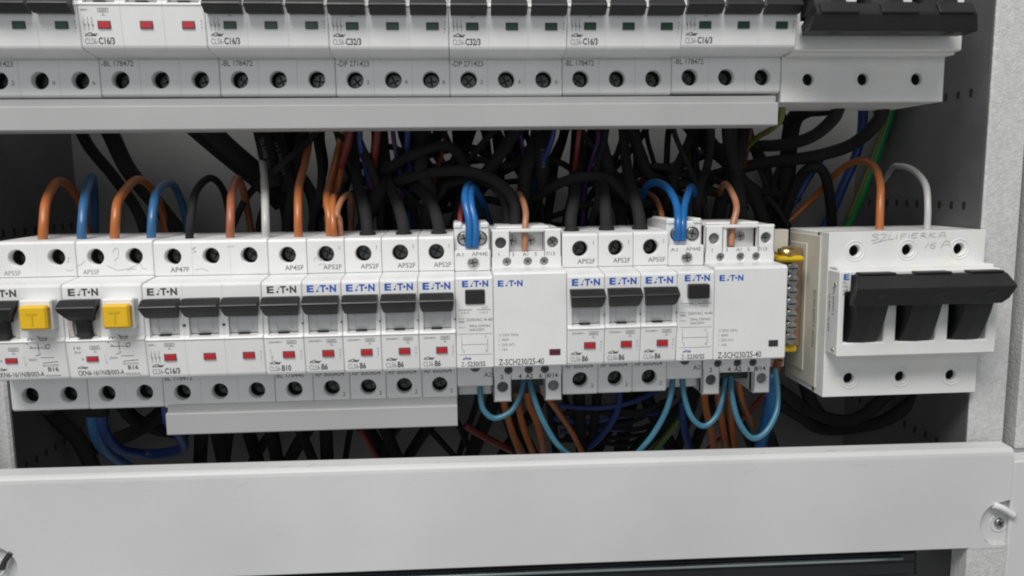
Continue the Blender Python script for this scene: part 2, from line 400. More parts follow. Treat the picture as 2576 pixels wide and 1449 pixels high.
# lower row ---------------------------------------------------------
LX = {-12: -210.0, -10: -174.83, -8: -140.1, -5: -87.71, -4: -69.68, -3: -52.04, -2: -34.6, -1: -17.2, 0: -.1, 1: 17.5, 3: 52.0, 4: 69.84, 5: 87.1, 6: 104.5, 7: 122.6, 9: 158.1}
def mid(a, b): return (LX[a]+LX[b])/2
def b10_extra(pr, X0, p):
    for i, t in enumerate(('1', '/', 'X', 'T')): write(pr, t, X0+2.6, -10.3-i*1.5, 1.2, 'grey_ink', label_y)
mcb('triple_circuit_breaker', (mid(-8, -5), 0, -.15), 3, LX[-5]-LX[-8], 'white three pole breaker in the lower row, black levers up, beside the yellow button breaker', True, 'red_flag', 'C16/3', 'ink', 'AP47F', 'BL 178472', bot_no=False, cat='circuit breaker')
mcb('circuit_breaker', (mid(-5, -4), 0, -.35), 1, LX[-4]-LX[-5], 'white single breaker marked B10 with black logo, black lever up', True, 'red_flag', 'B10', 'ink', 'AP45F', 'BL 178446', top_no=False, bot_no=False, extra=b10_extra)
first = mcb('circuit_breaker', (mid(-4, -3), 0, -.3), 1, LX[-3]-LX[-4], 'white B6 breaker with three orange wires entering its top', True, 'red_flag', 'B6', 'blue_ink', 'AP52F', 'AP 600A04', group='single B6 breakers in the lower row')
B6L = {-3: 'white B6 breaker just right of the one with orange wires', -2: 'white B6 breaker third from the B10 breaker, black cable above it',
       -1: 'white B6 breaker touching the first switch relay on its left side', 3: 'white B6 breaker touching the right edge of the first contactor',
       4: 'white B6 breaker in the middle of the trio between the contactors', 5: 'white B6 breaker marked AP55F, last before the second switch relay'}
B6 = {}
for k, lb in B6L.items():
    if k == 5:
        mcb('circuit_breaker', (mid(5, 6), 0, .25), 1, LX[6]-LX[5], lb, True, 'red_flag', 'B6', 'blue_ink', 'AP55F', 'AP 600A04', group='single B6 breakers in the lower row'); continue
    wd = LX[k+1]-LX[k]; B6[k] = dup(first, (mid(k, k+1), 0, {-3: -.3, -2: -.25, -1: -.25, 3: .0, 4: .15, 5: .25}[k]), wd/(LX[-3]-LX[-4]), lb)

# residual current breakers ------------------------------------------
def rcbo(loc, width, label):
    t = empty('residual_current_breaker', loc, label, 'circuit breaker', 'two module residual current breakers with yellow test buttons'); p = width/2; X0 = -width/2
    mb = MB(); pole_body(mb, X0, 0, 'white_plastic', True, True, False, rib=1.6, seam=.02); 
    pole_body(mb, 0, X0+width, 'white_plastic', False, False, True, seam=.02); 
    mb.box(p/2-7.1, p/2+6.6, -5.2, .5, 2.1, 15.9, 'white_plastic', .7)          # raised surround of the button
    for sx in (-1, 1):                                                          # curved cheeks beside the lever
        ck = [(6.4, 15), (1.5, 14), (-.2, 6), (-.1, 2), (.8, -1.8), (6.4, -1.8)]
        xa = X0+p/2+sx*7.3; mb.loft([(min(xa, xa-sx*2.2), ck), (max(xa, xa-sx*2.2), ck)], 'beige_plastic')
    mb.build('body', t)
    toggle_part(t, X0+p/2, True, p-1.1, stem=True)
    drum_part(t, X0+p/2, p-7.6, 'white_plastic')
    flag_part(t, X0+p/2+2.3, 'red_flag', -12.0, 5.4, 2.5)
    bt = MB(); bt.box(p/2-5.9, p/2+5.9, -8.6, -4.2, 3.0, 13.6, 'yellow_button', .9); b = bt.build('test_button', t)
    tm = MB(); write(tm, 'T', p/2-.4, 5.2, 5.6, 'yellow_plastic', lambda z: -8.8, al='c', w=4.6); tm.build('button_letter', b)
    for x in (X0+p/2, p/2):
        for z in (ZH, -ZH): screw_part(t, x, z)
    lg = MB(); logo(lg, X0+2.8, 16.9, 'ink'); lg.build('logo_print', t)
    pr = MB(); L = label_y; G = 'ink'
    write(pr, '10', X0+3.5, -7.4, 1.2, G, L, w=3); write(pr, '30mA', X0+3.5, -9.4, 1.2, 'grey_ink', L, w=3); ratebox(pr, X0+10.6, -7.6)
    write(pr, 'x', X0+6.2, -12.6, 1.5, G, L); 
    for i, q in enumerate('1/3'): write(pr, q, X0+p-1.0, -11.3-i*1.6, 1.2, 'grey_ink', L)
    # wiring diagram on the right hand half
    for a in ((2, -1.4, 3.6, -1.4), (2, -3.2, 3.6, -3.2), (2, -1.4, 2, -3.2), (3.6, -1.4, 3.6, -3.2), (.9, -3.6, 1.9, -4.2), (2.0, -5.8, 9.8, -5.8), (5.8, -.2, 6.9, -1.4), (6.6, -.6, 7.2, -2.6),
              (7.2, -1.4, 10, -1.2), (7.4, -2.4, 9.6, -2.2), (10, -1.2, 9.6, -2.4), (9.2, -4.6, 10.8, -4.2), (9.2, -6.4, 10.8, -6), (9.2, -4.6, 9.2, -6.4), (10.8, -4.2, 10.8, -6), (6.0, -3, 6.0, -7.6), (2.4, -4.8, 3.4, -5.6), (4, -9.4, 6, -9.3)):
        line(pr, a[0], a[1]-.6, a[2], a[3]-.6, .28, G, L)
    write(pr, 'N', 5.6, -9.6, 1.0, G, L); write(pr, '250V', .9, -12.4, 1.1, G, L, w=3.8)
    line(pr, 6.2, -11.0, 12, -11.0, .3, 'grey_ink', L); line(pr, 6.8, -13.6, 13.6, -13.0, .28, G, L)
    write(pr, 'I\u0394n=0,03A', 6.6, -15.1, .9, G, L, w=7); write(pr, 'B16', 8.6, -17.5, 2.0, G, L, bold=.02, w=4.6); write(pr, '4500A', 7, -20.0, .9, G, L, w=7)
    write(pr, 'xClear', X0+3.6, -16.6, 1.2, G, L, w=5.2, bold=.03, shear=.4); write(pr, 'CKN6-16/1N/B/003-A', X0+3.8, -19.8, 2.3, G, L, w=20.5, bold=.015)
    write(pr, 'AP55F', X0+2.6, 24.6, 2.2, 'grey_ink', lambda z: TY, w=7.4)
    pr.build('printed_label', t); return t
r1 = rcbo((mid(-12, -10), 0, .55), LX[-10]-LX[-12], 'leftmost breaker of the lower row, yellow test button and cut by the frame edge')
r2 = dup(r1, (mid(-10, -8), 0, .4), (LX[-8]-LX[-10])/(LX[-10]-LX[-12]), 'white two module breaker with yellow test button and narrow stemmed black lever')

# pencil scribbles on the terminal covers
def scribble(loc, strokes, label, m='faint_ink', r=.16, name='pencil_note', cat='handwriting'):
    mb = MB()
    for st in strokes: mb.tube([(x, -r*.2, z) for x, z in st], r, m, k=5, sub=3, cap=False)
    return tag(mb.build(name, None, loc), label, cat)

scribble((-122.5, TY, 36), [[(0, 0), (2, .8), (.4, -.6), (2.2, -1.4), (0, -2)], [(16, .6), (19.5, .9)], [(1, -10), (4, -9.4), (7, -10.6)]], 'faint pencil marks beside the screws of the lower three pole breaker', 'faint_ink', .11)
scribble((-66.5, TY, 29.5), [[(0, 0), (1.2, 1.6), (2.6, 0), (4.2, .8)], [(2, -2.2), (5, -1.6)]], 'small pencil scrawl left of the screw on the breaker with orange wires', 'faint_ink', .11)
# switch relays (one module) -----------------------------------------
def relay(loc, width, label, out=False):
    t = empty('switch_relay', loc, label, 'relay', 'one module switch relays with black push buttons'); a = -width/2+.1; b = width/2-.1; P = 'white_plastic'
    mb = MB()
    prf = [(TY, 22.8), (2, 22.2), (.5, 21.8), (0, 21), (0, -20.6), (.6, -21.3), (2, -21.6), (TY, -22.6)]
    mb.loft([(a, inset(prf)), (a+.4, prf), (b-.4, prf), (b, inset(prf))], P)
    mb.box(a, b, TY, 60, 22.6, 32.6, P, .6) ; mb.box(a, b, TY+.1, 60, -34.2, -22.4, P, .5); mb.box(a+.3, b-.3, TY+6, 60, -40, -34.0, 'grey_plastic', .6)
    mb.box(a-.1, b-.2, 20, 60, 32.4, 44.6, P, .8); mb.box(a-.2, a+4.2, 19.4, 50, 43.0, 46.0, P, .8); mb.box(b-5.0, b-.4, 19.4, 50, 43.0, 46.0, P, .8)
    mb.box(a+.1, b-.1, TY+.2, 22, 32.2, 33.0, P, .3)
    mb.build('body', t)
    bt = MB(); y = -3.4 if out else -.9
    bt.box(-4.3, 4.9+(.8 if out else 0), y, 4, 9.3, 16.1, 'black_plastic', .5); bt.build('push_button', t)
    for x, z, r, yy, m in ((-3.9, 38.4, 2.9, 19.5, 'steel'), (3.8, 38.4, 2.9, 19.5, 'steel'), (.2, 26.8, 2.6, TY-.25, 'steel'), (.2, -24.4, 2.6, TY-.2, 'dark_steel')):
        screw_part(t, x, z, yy, r, m)
    fr = MB()
    for x, z, r in ((-3.9, 38.4, 2.9), (3.8, 38.4, 2.9)): fr.torus(x, 19.8, z, r+.25, .35, 'dark_steel')
    fr.torus(.2, TY-.05, 26.8, 2.85, .3, 'grey_plastic'); fr.build('terminal_rings', t)
    lg = MB(); logo(lg, -5.6, 17.4, 'blue_ink', k=.92); lg.build('logo_print', t)
    pr = MB(); T_ = lambda z: TY; G = 'ink'
    write(pr, 'A1', -8, 30.0, 1.8, 'grey_ink', T_, w=3.4); write(pr, 'AP44E', -.4, 30.2, 1.9, 'grey_ink', T_, w=7.6); write(pr, 'A2', 4.4, -29.6, 2.3, G, T_, w=3.8)
    for x0 in (-7.4, 1.2):
        line(pr, x0, 6.6, x0+6.2, 6.6, .3, 'grey_ink'); write(pr, '1-0-2', x0+1.2, 4.8, 1.1, 'grey_ink', w=3.6)
    write(pr, 'o/I', 3.4, 7.2, 1.0, 'grey_ink', w=2.6)
    write(pr, '~', -7.6, 1.8, 1.6, G, w=2.8); write(pr, '=', -7.6, .2, 1.6, G, w=2.8); write(pr, '230VAC 4-40', -3.8, 1.2, 1.4, G, w=12); write(pr, '~', -7.6, -2.2, 1.4, G, w=3)
    write(pr, '50Hz 230VAC', -2.6, -1.6, 1.2, G, w=10); write(pr, '16A/250V', -2.6, -3.4, 1.2, G, w=7)
    for q in ((-7.8, -4.8, 8, -4.8), (-7.8, -14.6, 8, -14.6), (-6.2, -9.8, 5.8, -9.8), (-6.2, -7.2, -6.2, -12.6), (5.8, -7.2, 5.8, -12.6)): line(pr, *q, .2, 'grey_ink')
    for s_, x, z in (('1', -6.4, -6.8), ('3', 4.6, -6.8), ('2', -5.8, -13.6), ('4', 4.8, -13.6)): write(pr, s_, x, z, 1.3, 'grey_ink')
    write(pr, 'xPole', -6.2, -17.0, 1.3, 'violet_ink', w=4.2, bold=.03, shear=.4); write(pr, 'Z-', -6.8, -20.2, 2.2, 'grey_ink', w=2.6); write(pr, 'S230/SS', -3.8, -20.2, 2.2, G, w=8.4, bold=.015)
    pr.build('printed_label', t); return t
relay((mid(0, 1), 0, 0), LX[1]-LX[0], 'first switch relay, flat black button, between a B6 breaker and the red flagged contactor')
relay((mid(6, 7), 0, .45), LX[7]-LX[6], 'second switch relay, protruding black button, left of the contactor at the row end', True)

# contactors (two modules) -------------------------------------------
def contactor(loc, width, label, flag, cover):
    t = empty('contactor', loc, label, 'contactor', 'plain fronted two module contactors'); a = -width/2+.1; b = width/2-.1; P = 'white_plastic'
    mb = MB()
    prf = [(TY, 24.4), (2, 24.0), (.5, 23.4), (0, 22.6), (0, -20.6), (.6, -21.3), (2, -21.6), (TY, -22.6)]
    mb.loft([(a, inset(prf)), (a+.4, prf), (b-.4, prf), (b, inset(prf))], P)
    # terminal end: plate bored for small screws, side towers, open middle bay; mirrored below
    def end(s):
        def bx(x0, x1, y0, y1, z0, z1, m=P, c=.5): mb.box(x0, x1, y0, y1, z0*s, z1*s, m, c)
        def cell(x0, x1, z0, z1, cx, cz, r, d, m=P):
            mb.ring_cell(x0, x1, min(z0*s, z1*s), max(z0*s, z1*s), TY, cx, cz*s, r, d, m, bore='dark_bore', wall=2)
        e = [a+.3, -3.6, 4.6, b-.3]
        mb.add([(a+.3, TY, 22*s), (b-.3, TY, 22*s), (b-.3, TY, 24*s), (a+.3, TY, 24*s)], [[0, 1, 2, 3]], P)
        for i, cx in enumerate((-9.5, .6, 8.6)): cell(e[i], e[i+1], 24, 29.2, cx, 26.8, 2.1, 1.6)
        for x0, x1, cx in ((a+.3, a+9.0, a+4.7), (b-8.6, b-.3, b-4.4)):
            zt = 41.8 if s > 0 else 42.0
            cell(x0, x1, 29.2, zt, cx, 36 if s > 0 else 35.2, 2.75, 2.2)
            mb.add([(x0, TY, zt*s), (x1, TY, zt*s), (x1, TY+1, (zt+.8)*s), (x0, TY+1, (zt+.8)*s)], [[0, 1, 2, 3]], P)
            bx(x0, x1, TY+3, 60, 29, zt+.8, P, .4)
            mb.box(x0, x0+.4, TY, TY+6, min(29.2*s, zt*s), max(29.2*s, zt*s), P, .05); mb.box(x1-.4, x1, TY, TY+6, min(29.2*s, zt*s), max(29.2*s, zt*s), P, .05)
            mb.box(x0, x1, TY+.9, TY+6, min((zt-.2)*s, (zt+.8)*s), max((zt-.2)*s, (zt+.8)*s), P, .05)
        mb.add([(a+9, TY, 29.2*s), (b-8.6, TY, 29.2*s), (b-8.6, TY, 31.4*s), (a+9, TY, 31.4*s)], [[0, 1, 2, 3]], P)
        bx(a+8.9, b-8.5, TY+.1, 60, 28.8, 31.5, P, .1)
        if s > 0: bx(a+8.6, b-8.3, TY+7, 60, 31.2, 42.4); bx(a, b, 24, 60, 28, 41.6); bx(a+8.8, b-8.4, TY+.1, 24, 41.0, 42.6, P, .4); bx(a+3, b-5, 24, 55, 41, 43.6, P, .6)
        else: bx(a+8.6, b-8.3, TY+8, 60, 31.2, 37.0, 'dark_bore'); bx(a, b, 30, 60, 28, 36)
        bx(a+.3, b-.3, TY+3.2, 60, 22, 30)
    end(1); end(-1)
    if cover: mb.box(a+8.8, a+11.4, TY+1, TY+7, 31.3, 42, P, .4)
    mb.build('body', t)
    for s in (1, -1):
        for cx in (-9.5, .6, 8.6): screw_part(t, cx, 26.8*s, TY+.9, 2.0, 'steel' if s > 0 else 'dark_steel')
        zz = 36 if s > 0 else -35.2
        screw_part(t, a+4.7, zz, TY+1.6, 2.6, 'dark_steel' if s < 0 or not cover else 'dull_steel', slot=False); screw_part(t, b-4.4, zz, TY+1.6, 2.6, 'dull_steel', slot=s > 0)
    for x in (-6.6, 2.4): screw_part(t, x, 36.6, TY+6.4, 2.5, 'steel')
    if flag == 'dark_red_flag': flag_part(t, 11.4, flag, -14.6, 5.4, 3.0, lambda z: 0)
    else: flag_part(t, 11.6, 'glossy_black', -13.6, 4.8, 3.2, lambda z: 0)
    lg = MB(); logo(lg, a+2.0, 17.2, 'blue_ink', k=.88); lg.build('logo_print', t)
    pr = MB(); T_ = lambda z: TY; G = 'ink'
    for s_, x in (('1', a+3.6), ('3', -7.0), ('A1', -1.8), ('5', 3.9), ('7/13', 9.4)): write(pr, s_, x, 29.6, 1.8, G, T_)
    for s_, x in (('2', a+3.6), ('4', -4.6), ('A2', -1.2), ('6', 5.6), ('8/14', 9.4)): write(pr, s_, x, -31.0, 2.2, G, T_, bold=.02)
    for i, (u_, v_) in enumerate((('U 230V', '50Hz'), ('I  400V', ''), ('I  25A AC1', ''), ('I  16A', ''))):
        write(pr, u_+' '+v_, a+2.2, -6.4-i*2.3 if not cover else -7.4-i*2.3, 1.25, 'grey_ink', squash=.95)
    write(pr, 'Z-SCH230/25-40', a+2, -20.2, 2.9, G, w=21.4, bold=.012); pr.build('printed_label', t); return t
contactor((mid(1, 3), 0, .1), LX[3]-LX[1], 'plain white contactor with a dark red flag, between relay and three B6 breakers', 'dark_red_flag', False)
contactor((mid(7, 9), 0, .4), LX[9]-LX[7], 'plain white contactor with a black flag window at the right end of the row', 'black', True)

# upper row ----------------------------------------------------------
UX = [-210.2, -157.61, -104.96, -52.83, -.37, 52.4, 104.8, 158.33]; UZ = [145.65-.2, 145.65, 145.65, 145.65-.25, 145.65-.3, 145.65-.05, 145.65+.6]
def c16b(pr, X0, p): pass
def upper(i, label, on, flag, rate, bt, sch=True):
    return mcb('triple_circuit_breaker', ((UX[i]+UX[i+1])/2, 0, UZ[i]), 3, UX[i+1]-UX[i], label, on, flag, rate, 'ink', None, bt, group='three pole breakers of the upper row', bot_no=(rate == 'C32/3'))
u1 = upper(1, 'three pole breaker in the upper row with three red flags', True, 'red_flag', 'C16/3', '-BL 178472')
u2 = upper(2, 'C16 breaker with green flags just right of the red flagged one', False, 'green_flag', 'C16/3', '-BL 178472')
u3 = upper(3, 'left one of the two C32 breakers, green flags, upper row', False, 'green_flag', 'C32/3', '-DP 271423')
g = 'three pole breakers of the upper row'
def at_u(src, i, label): return dup(src, ((UX[i]+UX[i+1])/2, 0, UZ[i]), (UX[i+1]-UX[i])/(UX[(2 if src is u2 else 3)+1]-UX[2 if src is u2 else 3]), label, g)
at_u(u3, 0, 'leftmost green flagged breaker, cut off by the left edge, upper row')
at_u(u3, 4, 'right one of the two C32 breakers, green flags, upper row')
at_u(u2, 5, 'C16 breaker with green flags just right of the C32 pair')
at_u(u2, 6, 'last C16 breaker with green flags, beside the big upper isolator switch')

# ------------------------------------------------------------------ isolator switches
def isolator(name, loc, label, on, dz):
    """three pole main switch 27 mm per pole; local x=0 at the left face"""
    t = empty(name, loc, label, 'isolator switch'); W_ = 81.8; P = 'isolator_white'; mb = MB()
    Y0 = TY; PX = (13.6, 41.0, 68.1); FY = 4.0
    ts, bs, zt, zbm = (38.4, -45.7, 29.0, -36.2) if on else (44, -44.4, 34, -33.6)
    mb.box(0, W_, Y0+9.5, 62, bs, ts, P, .5)
    for xa, xb in ((0, .6), (W_-.6, W_)): mb.box(xa, xb, Y0+.1, Y0+12, bs+.1, ts-.1, P, .1)
    for z0, z1, hz in ((20, ts-.3, zt), (bs+.3, -20, zbm)):
        e = [.3, 27.3, 54.5, W_-.3]
        for i in range(3): mb.ring_cell(e[i], e[i+1], z0, z1, Y0, PX[i], hz, 2.9, 12, P, wall=2.6)
        for x in PX: mb.torus(x, Y0+.05, hz, 5.0, .35, P); mb.torus(x, Y0+.05, hz, 3.5, .3, P)
    for zz, s_ in ((ts, 1), (bs, -1)): mb.box(.1, W_-.1, Y0+.25, Y0+12, min(zz, zz-s_*.5), max(zz, zz-s_*.5), P, .2)
    # side flank: stepped outline of two half shells
    mb.box(-.7, .05, 24, 60, bs+3, ts-2, 'beige_plastic', .3); mb.box(-1.2, -.6, 38, 58, bs+9, ts-7, 'beige_plastic', .4)  # beige tint here paints in the brown and yellow reflections
    # proud front with three lever slots
    f0, f1 = .2, W_+.2; zT, zB = 20.4, -22.2; sl = [(3.2, 23.6), (29.8, 50.2), (56.6, 76.6)]
    st, sb = (10, -15.0) if on else (14, -9)
    mb.box(f0, f1, FY, Y0+.3, zB, sb, P, .7); mb.box(f0, f1, FY, Y0+.3, st, zT, P, .7)
    mb.box(f0+.6, f1-.6, 8, Y0+.2, 18, 22.0, P, .5); mb.box(f0+.6, f1-.6, 8, Y0+.2, -23.4, -20, P, .5)
    xs = [f0]+[v for q in sl for v in q]+[f1]
    for i in range(0, 8, 2): mb.box(xs[i], xs[i+1], FY+.02, Y0+.2, sb-1, st+1, P, .6)
    mb.box(f0+2, f1-2, 14, Y0, sb, st, 'black_plastic', .2)
    mb.build('body', t)
    def Z(z): return z if on else 1.5-z
    LV = ((5.2, 20.0, 4.4, 19.6), (32.0, 47.6, 30.9, 46.4), (58.7, 72.8, 57.7, 72.3))
    for xa, xb, xc, xd in LV:                 # S curved paddles
        lv = MB(); pts = []; n = 14
        for k in range(n+1):
            f = k/n; z = 9-f*(9+14.6); y = -6+10.5*f**1.6; q = math.sin(f*math.pi)*.9
            pts.append((z, y, xc+(xa-xc)*f+q*.9, xd+(xb-xd)*f**2+.3-q*.1))
        V_ = []
        for z, y, a_, b_ in pts: V_ += [(a_, y, Z(z)), ((a_+b_)/2, y-.7, Z(z)), (b_, y, Z(z)), (b_, 14.5, Z(z-.3)), (a_, 14.5, Z(z-.3))]
        F_ = [[k*5+j, k*5+(j+1) % 5, (k+1)*5+(j+1) % 5, (k+1)*5+j] for k in range(n) for j in range(5)]+[[0, 1, 2, 3, 4], [n*5+j for j in range(5)]]
        lv.add(V_, F_, 'black_plastic', False); lv.build('lever', t)
    hb = MB()
    prf = [(-2, 19.4, 2.4, 76), (-7.0, 19.8, 2.4, 76), (-8.2, 19.3, 2.0, 76.4), (-12.2, 14.6, .4, 78.2), (-12.6, 13.9, .2, 78.4), (-12.3, 13.0, .2, 78.3), (-9.4, 7.6, .7, 77.2), (-8.0, 5.4, 1.5, 75.2), (-7.2, 4.9, 2.0, 74.6), (-2, 4.9, 2.4, 74)]
    n = len(prf); V_ = [(l, y, (z)) for y, z, l, r in prf]+[(r, y, (z)) for y, z, l, r in prf]
    hb.add(V_, [[i, (i+1) % n, n+(i+1) % n, n+i] for i in range(n)]+[list(range(n)), list(range(n, 2*n))], 'black_plastic')
    for xa, xb in ((4.5, 21.5), (32.2, 49.0), (58.5, 75.0)):
        hb.box(xa, xb, -8.2, -2, min((19.6), (20.7)), max((19.6), (20.7)), 'black_plastic', .35)
        hb.box(xa+.5, xb-.4, -8.75, -8, min((18.2), (18.75)), max((18.2), (18.75)), 'dark_bore', .1)
        c = (xa+xb)/2+.5
        hb.add([(c+2.4*math.cos(q*.5236)+math.sin(q*.5236)*.7, -10.75+.9*math.sin(q*.5236)*-1-.15, (10.2+1.5*math.sin(q*.5236))) for q in range(12)], [list(range(12))], 'dark_bore')
        hb.box(c-3.2, c+1.8, -7.2, -5, 4.5, 4.95, 'dark_bore', .05)
    if not on:                                # pulled down: the bar swings 58 degrees about the drum axis
        a = math.radians(-58); hb.V = [(x, 15+(y-15)*math.cos(a)+z*math.sin(a), -(y-15)*math.sin(a)*-1*-1+z*math.cos(a)) for x, y, z in hb.V]
    hb.build('handle_bar', t)
    for x in PX:
        for z in (zt, zbm): screw_part(t, x, z, Y0+8.5, 2.7, 'dark_steel')
    FS = lambda z: FY
    pr = MB(); logo(pr, 2.0, 16.2, 'blue_ink', FS, k=.9)
    for i, q in enumerate(('IS-', '100', '/3', 'AC')): write(pr, q, 1.8, 14.2-i*1.9, 1.3, 'ink', FS, w=2.4)
    if on: pr.build('logo_print', t)
    sd = MB()                                  # rating text running down the left flank
    def side(txt, y, z, h, L_):
        V, F, asp = glyphs(txt); sd.add([(-.76 if y > 17 else f0-.06, y-b*h, z-a*L_) for a, b in V], F, 'ink')
    if on:
        side('Ui 440V~  Ie 63A', 14.5, 8, 2.0, 19); side('EN 60947-3', 10.5, 12, 2.0, 14); side('IEC/EN 60947-3  AC22A', 29, 8, 2.4, 30); sd.build('side_print', t)
        rv = MB()
        for z in (13.5, -19): rv.tube([(f0-.5, 8, z), (f0+.6, 8, z)], .8, 'steel', k=10)
        rv.build('rivets', t)
    return t
isolator('isolator_switch', (185.7, 0, 0), 'large white switch with black levers up and pencil note, right of the lower row', True, 0)
isolator('isolator_switch', (157.9+.6, 0, 145.65+.4), 'large white switch with black handle bar pulled down, at top right', False, 0)
note = [[(0, 2.6), (-1.6, 3.0), (-2.6, 2.2), (-.4, 1.2), (-1.0, .2), (-3.0, 0)], [(.6, 2.8), (3.0, 2.6), (.2, -.6), (-2.4, -1.6), (3.4, .2)], [(4.2, 2.6), (4.0, .2), (5.8, .5)], [(7.0, 2.7), (6.8, .4)],
        [(8.6, .2), (8.8, 2.8), (10.8, 2.8)], [(8.7, 1.6), (10.2, 1.7)], [(11.8, 2.6), (11.8, .8)], [(15.2, 3), (13.2, 3), (13.1, .8), (15, .9)], [(13.2, 2), (14.6, 2)],
        [(16.6, .9), (16.8, 3.1), (18.2, 2.9), (17.8, 2.0), (16.7, 2.0), (18.8, .9)], [(20.2, 3.2), (19.8, .8)], [(22, 3), (20, 2), (22.4, .8)], [(23.4, .6), (24.6, 3.2), (26.0, 3.0), (26.2, .6)], [(23.8, 1.7), (26, 1.7)],
        [(19.4, -1.8), (18.0, -4.6)], [(22.2, -1.8), (20.2, -2.8), (20.4, -4.6), (21.8, -4.4), (21.6, -3.2), (20.4, -3.4)], [(24.2, -4.6), (25.6, -1.2), (27.4, -1.6), (27.6, -4.4)], [(24.6, -3.0), (27.2, -2.8)]]
scribble((211.4, TY, 34.2), [[(x*(1.32 if z > 0 else 1.35)-(0 if z > 0 else 0), z) for x, z in q_] for q_ in note], 'pencil words SZLIFIERKA 16A handwritten on the big lower switch', 'faint_ink', .17)
sg = [[(0, 0), (3, .3), (1.6, 2.4), (5, 2.6)], [(-1, -5), (2, -6), (6, -5.2)], [(9, -3), (14, -1.6), (17, 1)]]
scribble((-181, TY, 31), [[(x*.5+1.5, z*.7) for x, z in s_] for s_ in sg], 'faint pencil marks on the leftmost terminal cover', 'faint_ink', .12)
scribble((-158.3, TY, 36), [[(0, -1), (1.5, 1), (2.6, 0), (2.2, -3.4), (.4, -4.6)], [(-3, -7), (0, -8.6), (2, -9.4), (6, -8.8), (10, -9)], [(6, -9.6), (9, -7.6), (12, -6.4), (13, -8.6), (15, -9.2)]], 'long pencil scribble under the terminal screws of the second yellow button breaker', 'faint_ink', .12)

# ------------------------------------------------------------------ busbar strips
def strip(x0, x1, z0a, z0b, h, label, tp=3.4):
    mb = MB(); pr = [(58, 0), (15.6, 0), (15.2, -.3), (15.2, -tp+.3), (12.6, -tp), (12.0, -tp-.5), (12.0, -h+.5), (12.5, -h), (30, -h)]
    mb.loft([(x0, [(y, z+z0a) for y, z in pr]), (x1, [(y, z+z0b) for y, z in pr])], 'tray_plastic')
    return tag(mb.build('busbar_strip'), label, 'busbar cover', 'long grey busbar strips')
strip(-232, 155.6, 104.45, 104.75, 14.2, 'long grey busbar strip hanging under the upper breaker row')
strip(-138.2, -.35, -38.4, -38.9, 13.9, 'shorter grey busbar strip under the middle of the lower row')

# ------------------------------------------------------------------ cabinet
cab = empty('electrical_cabinet', (0, 148, -140), 'open grey metal cabinet with perforated side walls around all devices', 'cabinet')
def cpart(mb, name): return mb.build(name, cab, (0, -148, 140))
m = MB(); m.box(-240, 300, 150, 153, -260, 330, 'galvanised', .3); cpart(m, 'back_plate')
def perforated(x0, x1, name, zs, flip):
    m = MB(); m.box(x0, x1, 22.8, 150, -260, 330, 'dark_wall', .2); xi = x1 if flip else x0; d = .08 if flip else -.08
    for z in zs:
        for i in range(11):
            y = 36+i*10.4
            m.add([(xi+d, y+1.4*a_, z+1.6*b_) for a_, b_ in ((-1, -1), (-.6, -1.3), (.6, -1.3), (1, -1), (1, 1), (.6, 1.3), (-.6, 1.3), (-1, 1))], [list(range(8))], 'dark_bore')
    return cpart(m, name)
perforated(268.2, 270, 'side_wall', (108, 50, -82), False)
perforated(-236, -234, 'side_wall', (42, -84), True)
m = MB(); m.box(268, 287.8, 20, 22.5, -78.5, 330, 'powder_coat', .9); m.box(285.8, 287.7, 22, 30, -78.5, 330, 'powder_coat', .4); cpart(m, 'post')
m = MB(); m.box(-260, -224, 38, 42, -260, 330, 'powder_coat', 1.2); cpart(m, 'post')
m = MB(); m.box(261.4, 283, 5.2, 18, -260, -124, 'powder_coat', .5); cpart(m, 'lower_post')
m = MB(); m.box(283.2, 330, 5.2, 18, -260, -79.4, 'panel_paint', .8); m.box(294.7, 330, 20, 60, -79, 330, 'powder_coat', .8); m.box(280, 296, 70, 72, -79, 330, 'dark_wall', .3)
cpart(m, 'outer_frame')

# front blank cover: one folded sheet with a round cut out for each fastener
cv = empty('cover_plate', (35, 5, -98), 'wide light grey blank cover plate with folded top edge below the lower row', 'cover plate')
def shear_z(mb, k=-.0105, x_=0):
    mb.V = [(x, y, z+k*(x-x_)) for x, y, z in mb.V]
m = MB(); TOP = -70.0; BOT = -122.9
xa, xb = -240, 282.6; cxR, czR = 279.0, -110.4
# sheet face (with lip radius) left of the cut out
ring = [(15.5, TOP+.7), (7.4, TOP+.25), (6.0, TOP-.4), (5.2, TOP-1.6), (5.0, TOP-3.2), (5.0, BOT+.6), (5.6, BOT), (7, BOT), (7, TOP-2.5), (15.5, TOP-.9)]
XL, XR = -204.0, 262.5
m.loft([(XL, ring), (XR, ring)], 'panel_paint')
def slab(x0, x1, z0, z1): m.box(x0, x1, 5.0, 7.0, z0, z1, 'panel_paint', .05)
n = 22; R_ = 12.4
top2 = [(15.5, TOP+.7), (7.4, TOP+.25), (6.0, TOP-.4), (5.2, TOP-1.6), (5.0, TOP-3.2), (5.0, -96), (7, -96), (7, TOP-2.5), (15.5, TOP-.9)]
for X0_, X1_, cx in ((XR, xb, 276.0), (xa, XL, -221.0-12)):
    m.loft([(X0_, top2), (X1_, top2)], 'panel_paint')
    zc = -110.6 if cx > 0 else -113.5
    m.ring_cell(X0_, X1_, BOT, -96, 5.0, min(max(cx, X0_+.5), X1_-.5), zc, 9.2 if cx > 0 else 8.5, 4.5, 'panel_paint', bore='panel_paint', wall=1.2, r2=8.9 if cx > 0 else 8.2) if False else None
